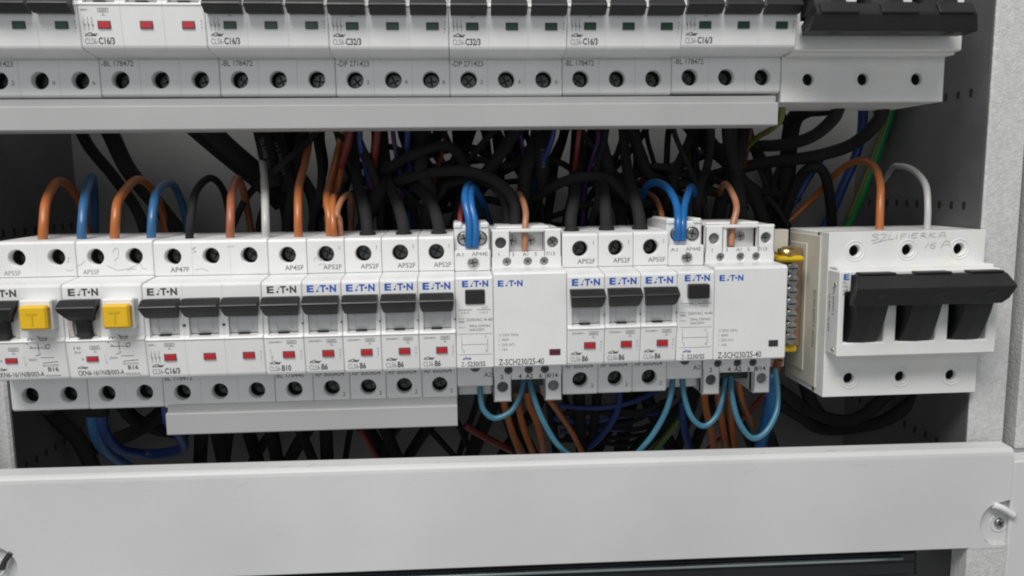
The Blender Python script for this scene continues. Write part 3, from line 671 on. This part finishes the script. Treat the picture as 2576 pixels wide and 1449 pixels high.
def notch(mb, x0, x1, z0, z1, cx, cz, R, side):
    """sheet from x0..x1 whose outer edge is bitten by a circle round (cx,cz)"""
    N = 28; vs_ = []
    for i in range(N+1):
        z = z0+(z1-z0)*i/N; dz = z-cz
        inner = x0 if side > 0 else x1
        if abs(dz) < R: e = cx-side*math.sqrt(R*R-dz*dz)
        else: e = x1 if side > 0 else x0
        e = max(min(e, x1), x0)
        vs_ += [(inner, 5, z), (e, 5, z), (e, 7.0, z), (inner, 7.0, z)]
    fs = []
    for i in range(N):
        for j in range(4): fs.append([i*4+j, i*4+(j+1) % 4, (i+1)*4+(j+1) % 4, (i+1)*4+j])
    mb.add(vs_, fs, 'panel_paint')
notch(m, XR, xb, BOT, -96, 279.0, -110.1, 12.2, 1); notch(m, xa, XL, BOT, -96, -220, -114.9, 12.0, -1)
shear_z(m)
m.build('folded_sheet', cv, (-35, -5, 98))
rs = random.Random(5); m = MB()
for i in range(19):                           # handling scratches, thickest along the folded edge
    x = rs.uniform(-200, 255); near = i < 16; z = TOP-.0105*x-(rs.uniform(4.0, 9) if near else rs.uniform(12, 48)); L_ = rs.uniform(1.5, 9); a_ = rs.gauss(0, .5)
    m.tube([(x, 5.02, z), (x+L_*.5, 5.02, z+L_*.25*a_+rs.uniform(-.2, .2)), (x+L_, 5.02, z+L_*.5*a_)], rs.uniform(.05, .10), 'scratch', k=4, sub=3, cap=False)
for i in range(9):
    x = rs.uniform(-120, 200); z = TOP-.0105*x+.42; m.tube([(x, 8, z), (x+rs.uniform(2, 7), 9+rs.uniform(-.6, 2), z+.06)], .07, 'scratch', k=4, cap=False)
m.build('scratches', cv, (-35, -5, 98))
def fastener(cx, cz, label, bright):
    t = empty('cover_fastener', (cx, 8, cz), label, 'fastener', 'round screw fasteners of the cover plate'); d = MB()
    d.disc(0, 0, 0, 12.4, 3, 'panel_paint', 40, 11.6); d.torus(0, .2, 0, 4.6, .6, 'panel_paint'); d.build('dish', t)
    s_ = MB(); s_.disc(0, -1.3, 0, 3.0, 2.0, 'steel', 24, 2.4)
    for q in (.5, .5+math.pi/2):
        dx, dz = math.cos(q)*1.8, math.sin(q)*1.8; n_ = Vector((-dz, dx)).normalized()*.4
        s_.add([(dx+n_.x, -1.36, dz+n_.y), (-dx+n_.x, -1.36, -dz+n_.y), (-dx-n_.x, -1.36, -dz-n_.y), (dx-n_.x, -1.36, dz-n_.y)], [[0, 1, 2, 3]], 'dark_bore')
    s_.build('screw', t)
    if bright:
        tb = MB(); tb.tube([(-5.8, -3.0, 11.2), (-1, -3.6, 9.4), (5.4, -3.4, 5.2)], 1.7, 'white_plastic'); tb.build('tab', t)
    else:
        tb = MB(); tb.tube([(9.6, -2.4, 8.4), (6.4, -3.0, 4.4), (4.8, -3.0, .5)], 1.3, 'dark_steel'); tb.build('tab', t)
    return t
fastener(279.3, -113.6, 'round fastener with bright tab and cross screw at the right end of the cover', True)
fastener(-220, -112.6, 'round fastener cut by the left edge of the picture', False)

# DIN rails, lower glossy duct, earth bar
for z, lb in ((0, 'steel mounting rail behind the lower row'), (145.6, 'steel mounting rail behind the upper row')):
    m = MB(); m.box(-224, 266, 62, 70, z-17.5, z+17.5, 'galvanised', .6); tag(m.build('mounting_rail'), lb, 'rail')
m = MB()
prd = [(60, -133.2), (23, -133.2), (22, -133.6), (21.8, -137.4), (21.2, -138.2), (21.2, -144.2), (20, -145), (20, -150), (60, -150)]
du = empty('cable_duct', (0, 20, -140), 'glossy black duct with a thin added trim glinting below the cover plate', 'cable duct')
m.loft([(-232, prd), (243.0, prd), (245.5, [(y+1.5, z*.998) for y, z in prd])], 'glossy_black')
shear_z(m, -.012, 60); m.build('duct_body', du, (0, -20, 140))
m = MB(); m.tube([(-232, 20.9, -135.4), (0, 20.9, -135.4), (236, 20.9, -135.4)], 1.15, 'glint_metal'); shear_z(m, -.012, 60); m.build('glint', du, (0, -20, 140))  # added strip, stands in for the highlight along the glossy duct
eb = empty('earth_bar', (171.5, 34, 0), 'upright terminal bar with yellow ends and a column of steel screws between contactor and switch', 'terminal bar')
m = MB(); m.box(-3.5, 8.5, 4, 14, -24, 27, 'brass', .6); m.box(5.5, 12, 6, 26, -24, 29, 'brown_insulator', .5); m.build('bar', eb)
for i in range(7):
    s_ = MB(); z = 19.2-i*6.15
    s_.tube([(0, 4.5, 0), (0, -4.5, 0)], 2.9, 'steel', k=16); s_.box(-2.4, 2.4, -4.62, -4.4, -.4, .4, 'dark_bore', .05)
    for q in range(4): s_.torus(0, -3.6+q*1.9, 0, 2.85, .32, 'steel', 18, 5)
    s_.build('screw', eb, (2.6, 0, z))
m = MB(); m.box(-7, 8, -6, 12, 22.6, 25.8, 'yellow_plastic', 1.2); m.build('end_clip', eb)
m = MB(); m.box(-5, 7.2, -2, 12, -25.4, -22.0, 'yellow_plastic', .8); m.build('end_clip', eb)
m = MB(); m.tube([(0, -1, 24.5), (0, -1, 29.4)], 4.4, 'brass', k=18); m.torus(0, -1, 0, 1, .1, 'brass', 8, 4); m.box(-3.6, 3.6, -1.4, -.6, 29.3, 29.55, 'dark_bore', .05); m.build('top_screw', eb)
m = MB(); m.box(172, 180.8, 52, 60, -38, 38, 'beige_plastic', .5); tag(m.build('spacer_block'), 'narrow spacer beside the flank of the lower switch', 'spacer')

# ------------------------------------------------------------------ wires and cables
def P(u, v, y):                              # a place at depth y mm on the sight line of a reference point of the photograph
    d = FW*FPX+RT*(u-1288)+UP*(724.5-v); t = (y-EYE.y)/d.y; return EYE+d*t
def wire(name, pts, r, m_, label, cat='wire', group=None, marks=False, sleeve=False):
    mb = MB(); q = [P(*p) if len(p) == 3 and not isinstance(p, Vector) else p for p in pts]
    path = mb.tube(q, r, m_)
    if sleeve: mb.tube([q[0], q[0]+(q[1]-q[0]).normalized()*7], r*1.12, m_)
    return tag(mb.build(name), label, cat, group)
TT = 26                                      # depth at which conductors enter the terminals
# top of the lower row
wire('wire', [(107, 612, TT), (110, 560, TT), (118, 500, 36), (150, 455, 62), (190, 490, 92), (215, 560, 112), (235, 640, 120)], 2.15, 'orange_wire', 'orange wire arching up from the leftmost yellow button breaker')
wire('wire', [(205, 612, TT), (207, 560, TT), (213, 500, 36), (226, 455, 60), (233, 448, 90), (238, 490, 118), (240, 600, 130)], 2.15, 'blue_wire', 'blue wire rising just left of the second orange one')
wire('wire', [(288, 612, TT), (291, 550, TT), (300, 500, 36), (345, 452, 66), (385, 480, 96), (415, 560, 118), (430, 650, 125)], 2.15, 'orange_wire', 'orange wire entering the second yellow button breaker')
wire('wire', [(380, 612, TT), (383, 550, TT), (392, 490, 38), (415, 462, 62), (440, 470, 90), (466, 540, 112), (478, 640, 125)], 2.1, 'blue_wire', 'blue wire right of the second orange wire, entering the same breaker')
wire('wire', [(476, 612, TT), (480, 550, TT), (494, 480, 50), (530, 448, 76), (562, 480, 98), (580, 560, 115), (590, 640, 125)], 1.9, 'black_cable', 'single black wire arching over the three pole breaker')
wire('wire', [(579, 610, TT), (580, 550, TT), (583, 490, 38), (597, 450, 62), (615, 490, 88), (630, 570, 110), (640, 650, 125)], 2.0, 'brown_wire', 'reddish orange wire left of the white one')
wire('wire', [(669, 608, TT), (668, 550, TT), (666, 480, 42), (663, 430, 70), (655, 380, 100)], 1.9, 'grey_wire', 'short straight white wire entering the three pole breaker')
wire('wire', [(751, 606, TT), (750, 540, TT), (752, 470, 40), (770, 400, 75), (782, 320, 100), (785, 260, 110)], 2.0, 'orange_wire', 'orange wire going straight up above the B10 breaker')
g3 = 'orange wires crowded into one terminal'
wire('wire', [(830, 604, TT), (828, 545, TT), (822, 495, 38), (835, 440, 75), (862, 330, 100)], 1.9, 'orange_wire', 'left one of three orange wires sharing a terminal', group=g3)
wire('wire', [(843, 604, TT-2), (838, 560, TT-3), (838, 500, 36), (850, 470, 70), (880, 300, 100)], 1.7, 'orange_wire', 'middle one of three orange wires sharing a terminal', group=g3)
wire('wire', [(857, 604, TT+1), (854, 555, TT), (848, 535, 26), (862, 500, 38), (882, 494, 60), (885, 560, 95), (870, 640, 110)], 1.5, 'copper_wire', 'thinner coppery wire bending right beside the orange pair')
# black cables with bared ends going into the B6 breakers
gb = 'black sheathed cables entering the tops of the B6 breakers'
for u, v, du, lb in ((925, 588, -14, 'black cable entering the first B6 breaker'), (1016, 588, -20, 'black cable entering the third B6 breaker'), (1104, 586, -60, 'black cable bending far left above the fourth B6 breaker'),
                     (1438, 580, 8, 'black cable rising straight from the trio\'s first breaker'), (1526, 575, -6, 'black cable above the middle breaker of the trio'), (1610, 573, -16, 'black cable above the last breaker of the trio')):
    if u == 1104: pts = [(u, v+10, 30), (u-2, v-25, 32), (u-22, v-80, 50), (u-60, v-118, 76), (u-110, v-135, 100), (u-200, v-130, 125)]
    else: pts = [(u, v+10, 30), (u-2, v-25, 31), (u+du*.8, v-75, 45), (u+du*1.8, v-130, 75), (u+du*2.4, v-200, 100), (u+du*2.8, v-300, 120)]
    wire('black_cable', pts, lambda s_: 4.0 if s_ < .1 else 3.0, 'black_cable', lb, 'cable', gb)
# relay and contactor wires
wire('wire', [(1180, 622, 19.3), (1180, 560, 19), (1170, 500, 26), (1178, 466, 45), (1195, 480, 75), (1215, 560, 100)], 1.9, 'bright_blue_wire', 'left bright blue wire looping over the first relay')
wire('wire', [(1195, 622, 19.3), (1196, 570, 19), (1184, 505, 26), (1190, 472, 45), (1215, 510, 70), (1232, 560, 95)], 1.9, 'bright_blue_wire', 'right bright blue wire looping over the first relay')
wire('wire', [(1160, 575, 34), (1158, 540, 40), (1163, 510, 55)], 1.4, 'red_brown_wire', 'stub of dim brown wire behind the first relay')
wire('wire', [(1320, 636, 19.5), (1321, 570, 21), (1322, 530, 28), (1308, 490, 50), (1285, 488, 70), (1250, 500, 110)], 1.55, 'copper_wire', 'copper brown wire hooking down into the first contactor')
wire('wire', [(1703, 606, 19.3), (1706, 560, 19), (1700, 510, 30), (1672, 466, 44), (1635, 462, 60), (1618, 490, 80), (1612, 560, 100)], 1.95, 'bright_blue_wire', 'bright blue wire curling left above the second relay')
wire('wire', [(1717, 606, 19.3), (1718, 560, 20), (1724, 510, 32), (1740, 470, 50), (1750, 520, 80), (1750, 600, 100)], 1.9, 'bright_blue_wire', 'bright blue wire leaning right above the second relay')
wire('wire', [(1668, 575, 38), (1662, 530, 50), (1645, 495, 75), (1610, 480, 100)], 1.5, 'brown_wire', 'thin brown wire stub behind the second relay')
wire('wire', [(1839, 620, 19.5), (1843, 570, 21), (1853, 520, 26), (1838, 478, 40), (1822, 462, 56), (1808, 490, 90)], 1.6, 'copper_wire', 'copper brown wire hooking into the right hand contactor')
# lower side: pale blue jumpers
wire('wire', [(1208, 955, 21), (1208, 990, 18), (1216, 1030, 16), (1244, 1052, 16), (1285, 1035, 17), (1308, 995, 20), (1318, 955, 25)], 1.45, 'pale_blue_wire', 'short pale blue jumper between first relay and contactor')
wire('wire', [(1332, 955, 25), (1340, 990, 19), (1362, 1050, 16), (1400, 1115, 18), (1445, 1152, 22), (1520, 1172, 26), (1580, 1158, 24), (1630, 1110, 20), (1668, 1050, 18), (1686, 1000, 18), (1693, 950, 22)], 1.45, 'pale_blue_wire', 'long pale blue jumper dipping to the cover plate')
wire('wire', [(1716, 950, 22), (1722, 1000, 18), (1740, 1050, 16), (1770, 1072, 16), (1800, 1050, 17), (1815, 1010, 19), (1825, 950, 25)], 1.45, 'pale_blue_wire', 'pale blue jumper under the second relay')
wire('wire', [(1838, 945, 25), (1842, 1000, 18), (1858, 1060, 15), (1890, 1101, 14), (1925, 1088, 15), (1952, 1040, 18), (1956, 990, 24), (1950, 930, 34)], 1.5, 'pale_blue_wire', 'pale blue jumper curving up at the right end of the row')
wire('cable', [(1941, 940, 42), (1938, 1010, 42), (1924, 1080, 46), (1898, 1170, 56)], 3.1, 'bright_blue_wire', 'thick blue cable dropping behind the right end jumper', 'cable')
wire('cable', [(232, 1040, 50), (238, 1080, 52), (262, 1130, 62), (330, 1180, 84), (420, 1225, 100)], 3.0, 'blue_wire', 'thick blue cable sweeping down behind the cover at lower left', 'cable')
wire('cable', [(256, 1040, 50), (262, 1085, 54), (300, 1130, 66), (370, 1142, 80), (440, 1135, 72), (462, 1120, 60), (445, 1085, 44), (425, 1060, 40), (417, 1010, 40)], 2.8, 'navy_wire', 'dark blue cable looping to the end of the short strip', 'cable')
m = MB(); m.tube([P(232, 1000, 48), P(233, 1042, 50)], 3.6, 'black_cable'); m.tube([P(257, 1000, 48), P(256, 1042, 50)], 3.6, 'black_cable'); tag(m.build('cable_sleeve'), 'black sleeves over the tops of the two blue cables', 'cable sleeve')
# right hand side
wire('wire', [(2212, 590, 32), (2214, 520, 34), (2214, 460, 42), (2196, 415, 58), (2155, 406, 78), (2110, 430, 100), (2050, 495, 122), (1960, 580, 130)], 2.0, 'orange_wire', 'orange wire arching over the big lower switch')
wire('wire', [(2332, 585, 32), (2334, 520, 34), (2328, 465, 42), (2300, 430, 60), (2265, 418, 80), (2240, 430, 105), (2200, 520, 130)], 1.7, 'grey_wire', 'light grey wire arching beside the orange one over the big switch')
wire('wire', [(2172, 255, 110), (2168, 330, 118), (2150, 400, 125), (2120, 470, 130), (2090, 540, 135), (2050, 610, 138)], 2.9, 'navy_wire', 'dark blue wire slanting down beneath the upper isolator')
wire('wire', [(2250, 240, 100), (2228, 320, 110), (2200, 400, 118), (2170, 480, 124), (2140, 550, 130), (2100, 640, 134)], 3.1, 'green_wire', 'green earth wire slanting down beside the dark blue one')
wire('wire', [(2243, 240, 98.5), (2221, 320, 108), (2193, 400, 116), (2163, 480, 122), (2133, 550, 128)], 1.1, 'yellow_green_wire', 'thin yellow stripe wire running along the green earth wire')
wire('wire', [(1968, 265, 40), (1964, 300, 44), (1940, 325, 56), (1900, 350, 80), (1850, 400, 110)], 1.6, 'yellow_green_wire', 'yellow green wire hooking round the end of the upper strip')
gh = 'heavy black cables curving down from the upper isolator'
for pts, r, lb in (
    ([(2112, 262, 50), (2095, 300, 60), (2040, 345, 80), (1960, 365, 100), (1840, 370, 120), (1750, 395, 130), (1600, 470, 138)], 3.5, 'heavy black cable from the left pole of the upper isolator'),
    ([(2225, 260, 55), (2205, 310, 65), (2140, 365, 85), (2040, 395, 100), (1920, 410, 115), (1800, 440, 125), (1650, 480, 135)], 3.7, 'heavy black cable sweeping left from the middle of the upper isolator'),
    ([(2080, 268, 70), (2030, 275, 85), (1998, 300, 100), (1985, 360, 110), (1980, 440, 118), (1960, 560, 128), (1935, 660, 134)], 5.0, 'broad black bundle dropping behind the gap beside the contactor'),
    ([(1945, 640, 120), (1975, 540, 118), (2010, 450, 108), (2045, 420, 98), (2075, 440, 100), (2090, 520, 112), (2095, 610, 126)], 3.0, 'black cable loop standing left of the orange arch'),
    ([(1960, 980, 70), (2000, 1010, 74), (2040, 1035, 80), (2110, 1058, 84), (2170, 1045, 80), (2240, 985, 70), (2290, 930, 60)], 3.8, 'black cable hanging in a loop under the big lower switch'),
    ([(1955, 1010, 76), (2010, 1045, 82), (2075, 1080, 90), (2200, 1066, 90), (2270, 1030, 78), (2330, 970, 66)], 3.8, 'lower of the two black loops under the big lower switch'),
    ([(2025, 960, 70), (2040, 1010, 78), (2060, 1040, 86)], 4.0, 'short black cable joining the loops under the switch'),
    ([(1930, 1080, 80), (1945, 1120, 90), (1965, 1170, 100)], 3.4, 'black cable end dropping behind the cover near the right jumper'),
    ([(1960, 280, 90), (1990, 350, 110), (1940, 480, 125), (1900, 640, 135)], 2.4, 'thin black cable crossing behind the end of the upper strip')):
    wire('heavy_cable', pts, r, 'black_cable', lb, 'cable', gh)
# left hand gap
gl = 'black cables crossing the dark left gap'
for pts, r, lb in (
    ([(345, 320, 60), (352, 345, 80), (385, 440, 100), (440, 520, 112), (480, 610, 120)], 4.6, None), ([(262, 300, 80), (285, 350, 100), (325, 430, 110), (400, 520, 118), (480, 620, 125)], 4.6, 'thick black cable slanting across behind the second orange wire'),
    ([(190, 300, 90), (225, 370, 105), (290, 450, 118), (350, 540, 125), (380, 640, 130)], 3.2, 'dim cable slanting from the far left corner'),
    ([(455, 305, 85), (520, 362, 95), (590, 420, 106), (650, 468, 116), (700, 520, 125)], 2.8, 'thinner black cable slanting down right in the left gap'),
    ([(500, 295, 75), (560, 358, 85), (620, 410, 98), (680, 460, 110), (740, 520, 120)], 5.4, 'thickest black cable slanting down right in the left gap'),
    ([(120, 1025, 80), (150, 1060, 90), (200, 1110, 100), (240, 1190, 110)], 4.4, 'black cable behind the blue cables at lower left'),
    ([(415, 1030, 90), (380, 1060, 100), (330, 1090, 108), (230, 1130, 120)], 4.4, 'black cable rising to the left end of the short strip'),
    ([(300, 1010, 90), (340, 1055, 100), (400, 1080, 108), (470, 1090, 118)], 4.0, 'black cable crossing in an X at lower left')):
    if lb: wire('black_cable', pts, r, 'black_cable', lb, 'cable', gl)
# printed black cables in the centre gap
def printed(pts, r, txt, label):
    o = wire('printed_cable', pts, r, 'black_cable', label, 'cable'); pr = MB(); q = [P(*p) for p in pts]
    a, b = q[0], q[-1]; ax = (b-a); L_ = ax.length; ax.normalize(); side = ax.cross(Vector((0, 1, 0))).normalized()
    V, F, asp = glyphs(txt); h = 2.2; Lt = min(L_*.9, asp*h)
    mid_ = a.lerp(b, .5)-ax*Lt/2; nrm = Vector((0, -1, 0))
    pr.add([tuple(mid_+ax*(x*Lt)-side*((z-.5)*h)+nrm*(r+.1)) for x, z in V], F, 'cable_print')
    p_ = pr.build('cable_lettering', o); return o
printed([(655, 318, 84), (690, 470, 84)], 4.5, '/27 MAR YNAL', 'black cable with faint white print right of the white wire')
printed([(688, 318, 92), (728, 480, 92)], 4.5, 'YKY 5x4 750V', 'second black cable with faint print left of the B10 orange wire')
printed([(1362, 318, 80), (1366, 480, 80)], 4.2, '0,6/1 kV', 'upright black cable with faint print above the first contactor')
# tangle -----------------------------------------------------------
gt = 'black cables in the dim tangle above the lower row'; tl = 'black cable hanging in the dim tangle between the two rows'
rnd = random.Random(11)
for i in range(64):
    u = 700+i*19+rnd.uniform(-12, 12); d1 = rnd.uniform(70, 134); sl_ = rnd.gauss(0, 75); r = rnd.choice((1.5, 1.9, 2.4, 2.8, 3.4, 4.0))
    j = [rnd.uniform(-11, 11) for _ in range(5)]
    wire('black_cable', [(u, 250, d1-25), (u+sl_*.3+j[0], 340, d1), (u+sl_*.7+j[1], 420, d1+4+j[4]), (u+sl_*1.05+j[2], 490, d1+j[3]), (u+sl_*1.3+j[3], 570, d1), (u+sl_*1.5, 680, d1-8)], r, 'black_cable', tl, 'cable', gt)
for i in range(14):
    u = 960+i*66; v = rnd.uniform(395, 540); d1 = rnd.uniform(62, 110)
    wire('black_cable', [(u-170, v+rnd.uniform(-30, 80), d1+24), (u-60, v-20+rnd.uniform(-14, 14), d1), (u+40, v+rnd.uniform(-40, 20), d1), (u+110, v+rnd.uniform(-20, 50), d1+8), (u+190, v+rnd.uniform(-80, 90), d1+28)], rnd.choice((1.8, 2.2, 2.8)), 'black_cable', tl, 'cable', gt)
wire('black_cable', [(960, 470, 80), (1060, 440, 66), (1160, 430, 56), (1240, 452, 50), (1290, 500, 46), (1296, 560, 44), (1292, 620, 44)], 2.9, 'black_cable', 'black cable arching over the blue loops above the first relay', 'cable')
wire('black_cable', [(1100, 470, 80), (1200, 450, 66), (1262, 490, 56), (1276, 550, 50), (1276, 620, 46)], 2.5, 'black_cable', 'smaller black arch nested behind the first relay wires', 'cable')
for u0, u1, m_, r, lb in ((878, 845, 'red_brown_wire', 2.2, 'dim red brown wire slanting down to the orange trio'), (948, 935, 'red_brown_wire', 2.0, 'dim red wire hanging right of the orange trio'), (905, 930, 'navy_wire', 1.6, 'dim dark blue wire left of the hanging red one'),
                          (1025, 1035, 'navy_wire', 1.8, 'dim dark blue wire above the third B6 breaker'), (1390, 1340, 'navy_wire', 1.5, 'dim dark blue wire slanting by the printed upright cable'), (1455, 1440, 'red_brown_wire', 1.4, 'very dim red wire above the trio of B6 breakers'),
                          (1738, 1730, 'yellow_green_wire', 1.5, 'yellow green wire above the second relay'), (1885, 1860, 'red_brown_wire', 1.5, 'dim brown wire behind the right end of the upper strip')):
    d1 = 70 if u0 < 1500 else 108
    wire('wire', [(u0+10, 250, d1), (u0, 345, d1), ((u0+u1)/2, 410, d1+8), (u1, 480, d1+20), (u1-5, 600, d1+35)], r, m_, lb)
wire('wire', [(2080, 380, 120), (2040, 440, 124), (1990, 520, 128), (1930, 590, 132)], 2.0, 'navy_wire', 'dim dark blue wire crossing behind the broad black bundle')
for u0, u1, m_, d1, lb in ((990, 1012, 'purple_wire', 74, 'dim purple wire above the second B6 breaker'), (1120, 1090, 'red_brown_wire', 82, 'very dim red wire left of the blue loops above the first relay'),
                           (1310, 1335, 'purple_wire', 84, 'dim purple wire above the first contactor'), (1505, 1470, 'purple_wire', 78, 'dim purple wire above the middle breaker of the trio'), (1600, 1622, 'red_brown_wire', 90, 'very dim red wire above the last breaker of the trio')):
    wire('wire', [(u0-8, 250, d1), (u0, 345, d1), ((u0+u1)/2, 410, d1+4), (u1, 480, d1+14), (u1-5, 600, d1+30)], 1.3, m_, lb)
# lower tangle
gt2 = 'dark cables in the dim gap above the cover plate'; tl2 = 'dark cable in the dim gap between the lower row and cover plate'
for i in range(34):
    u = 500+i*42+rnd.uniform(-20, 20); d1 = rnd.uniform(80, 130); sl_ = rnd.gauss(0, 60); r = rnd.choice((2.0, 2.8, 3.6, 4.4))
    if u > 1890: continue
    if u < 820: r = rnd.choice((3.0, 4.0))
    wire('black_cable', [(u-sl_*.6, 930, d1-10), (u-sl_*.2, 1020, d1), (u+sl_*.4, 1100, d1+5), (u+sl_*.9, 1180, d1), (u+sl_*1.2, 1260, d1)], r, 'black_cable', tl2, 'cable', gt2)
for i in range(9):
    v = 1020+i*11; u = 1410+rnd.uniform(-30, 30); d1 = 85+i*4
    wire('wire', [(u, v, d1), (u+90, v+rnd.uniform(-6, 10), d1), (u+180, v+rnd.uniform(-10, 10), d1), (u+270, v-rnd.uniform(10, 50), d1+5)], 1.5, 'navy_wire' if i % 3 == 0 else 'black_cable', 'thin dark wire running sideways below the trio of B6 breakers', 'wire', 'thin wires running sideways under the trio')
for pts, r, m_, lb in (
    ([(1262, 985, 60), (1272, 1030, 60), (1290, 1090, 66), (1320, 1170, 76)], 2.0, 'orange_wire', 'leftmost orange wire hanging under the first contactor'),
    ([(1300, 985, 58), (1308, 1040, 60), (1322, 1090, 66), (1345, 1150, 76)], 2.0, 'orange_wire', 'second orange wire hanging under the first contactor'),
    ([(1325, 985, 52), (1332, 1020, 54), (1350, 1060, 58), (1362, 1110, 66), (1372, 1170, 80)], 1.9, 'orange_wire', 'third orange wire hanging under the first contactor'),
    ([(1362, 980, 46), (1385, 1010, 52), (1410, 1045, 64), (1440, 1090, 80), (1470, 1150, 90)], 1.7, 'orange_wire', 'orange wire slanting right from the first contactor'),
    ([(1170, 1070, 90), (1220, 1100, 95), (1300, 1140, 100), (1360, 1175, 105)], 2.2, 'red_brown_wire', 'dim red wire slanting behind the end of the short strip'),
    ([(905, 1080, 90), (930, 1120, 95), (965, 1180, 100)], 1.8, 'red_brown_wire', 'dim red wire beneath the short strip'),
    ([(1770, 975, 50), (1776, 1030, 54), (1790, 1090, 60), (1800, 1160, 70)], 2.0, 'orange_wire', 'leftmost orange wire under the second contactor'),
    ([(1805, 975, 54), (1812, 1040, 56), (1822, 1100, 64), (1832, 1160, 74)], 2.1, 'orange_wire', 'middle orange wire under the second contactor'),
    ([(1836, 975, 58), (1838, 1050, 60), (1846, 1110, 66), (1850, 1160, 76)], 2.0, 'orange_wire', 'orange wire just behind the right pale blue jumper'),
    ([(1858, 960, 46), (1866, 1000, 50), (1880, 1040, 66), (1895, 1070, 80)], 1.5, 'orange_wire', 'short orange wire under the last contactor tower'),
    ([(1925, 990, 70), (1880, 1040, 80), (1830, 1090, 90), (1780, 1130, 100)], 1.5, 'red_brown_wire', 'red brown wire slanting left below the second contactor'),
    ([(1716, 1010, 80), (1722, 1080, 84), (1745, 1160, 90)], 2.4, 'navy_wire', 'dark blue wire dropping under the second relay'),
    ([(1730, 1030, 84), (1690, 1080, 92), (1640, 1140, 100)], 2.2, 'green_wire', 'green wire slanting under the second relay'),
    ([(1728, 1036, 82), (1686, 1084, 90), (1634, 1144, 98)], 1.2, 'yellow_green_wire', 'yellow wire alongside the green one under the second relay'),
    ([(1960, 905, 48), (1952, 930, 52), (1944, 980, 60)], 2.0, 'brown_wire', 'short brown wire behind the corner of the last contactor'),
    ([(1560, 975, 80), (1550, 1040, 86), (1500, 1110, 92), (1430, 1160, 98)], 2.0, 'navy_wire', 'dark blue wire curving down under the trio of breakers')):
    wire('wire', pts, r, m_, lb)

sc.cycles.filter_width = 2.0 if hasattr(sc, 'cycles') else 1
sc.render.resolution_x = 1024; sc.render.resolution_y = 576
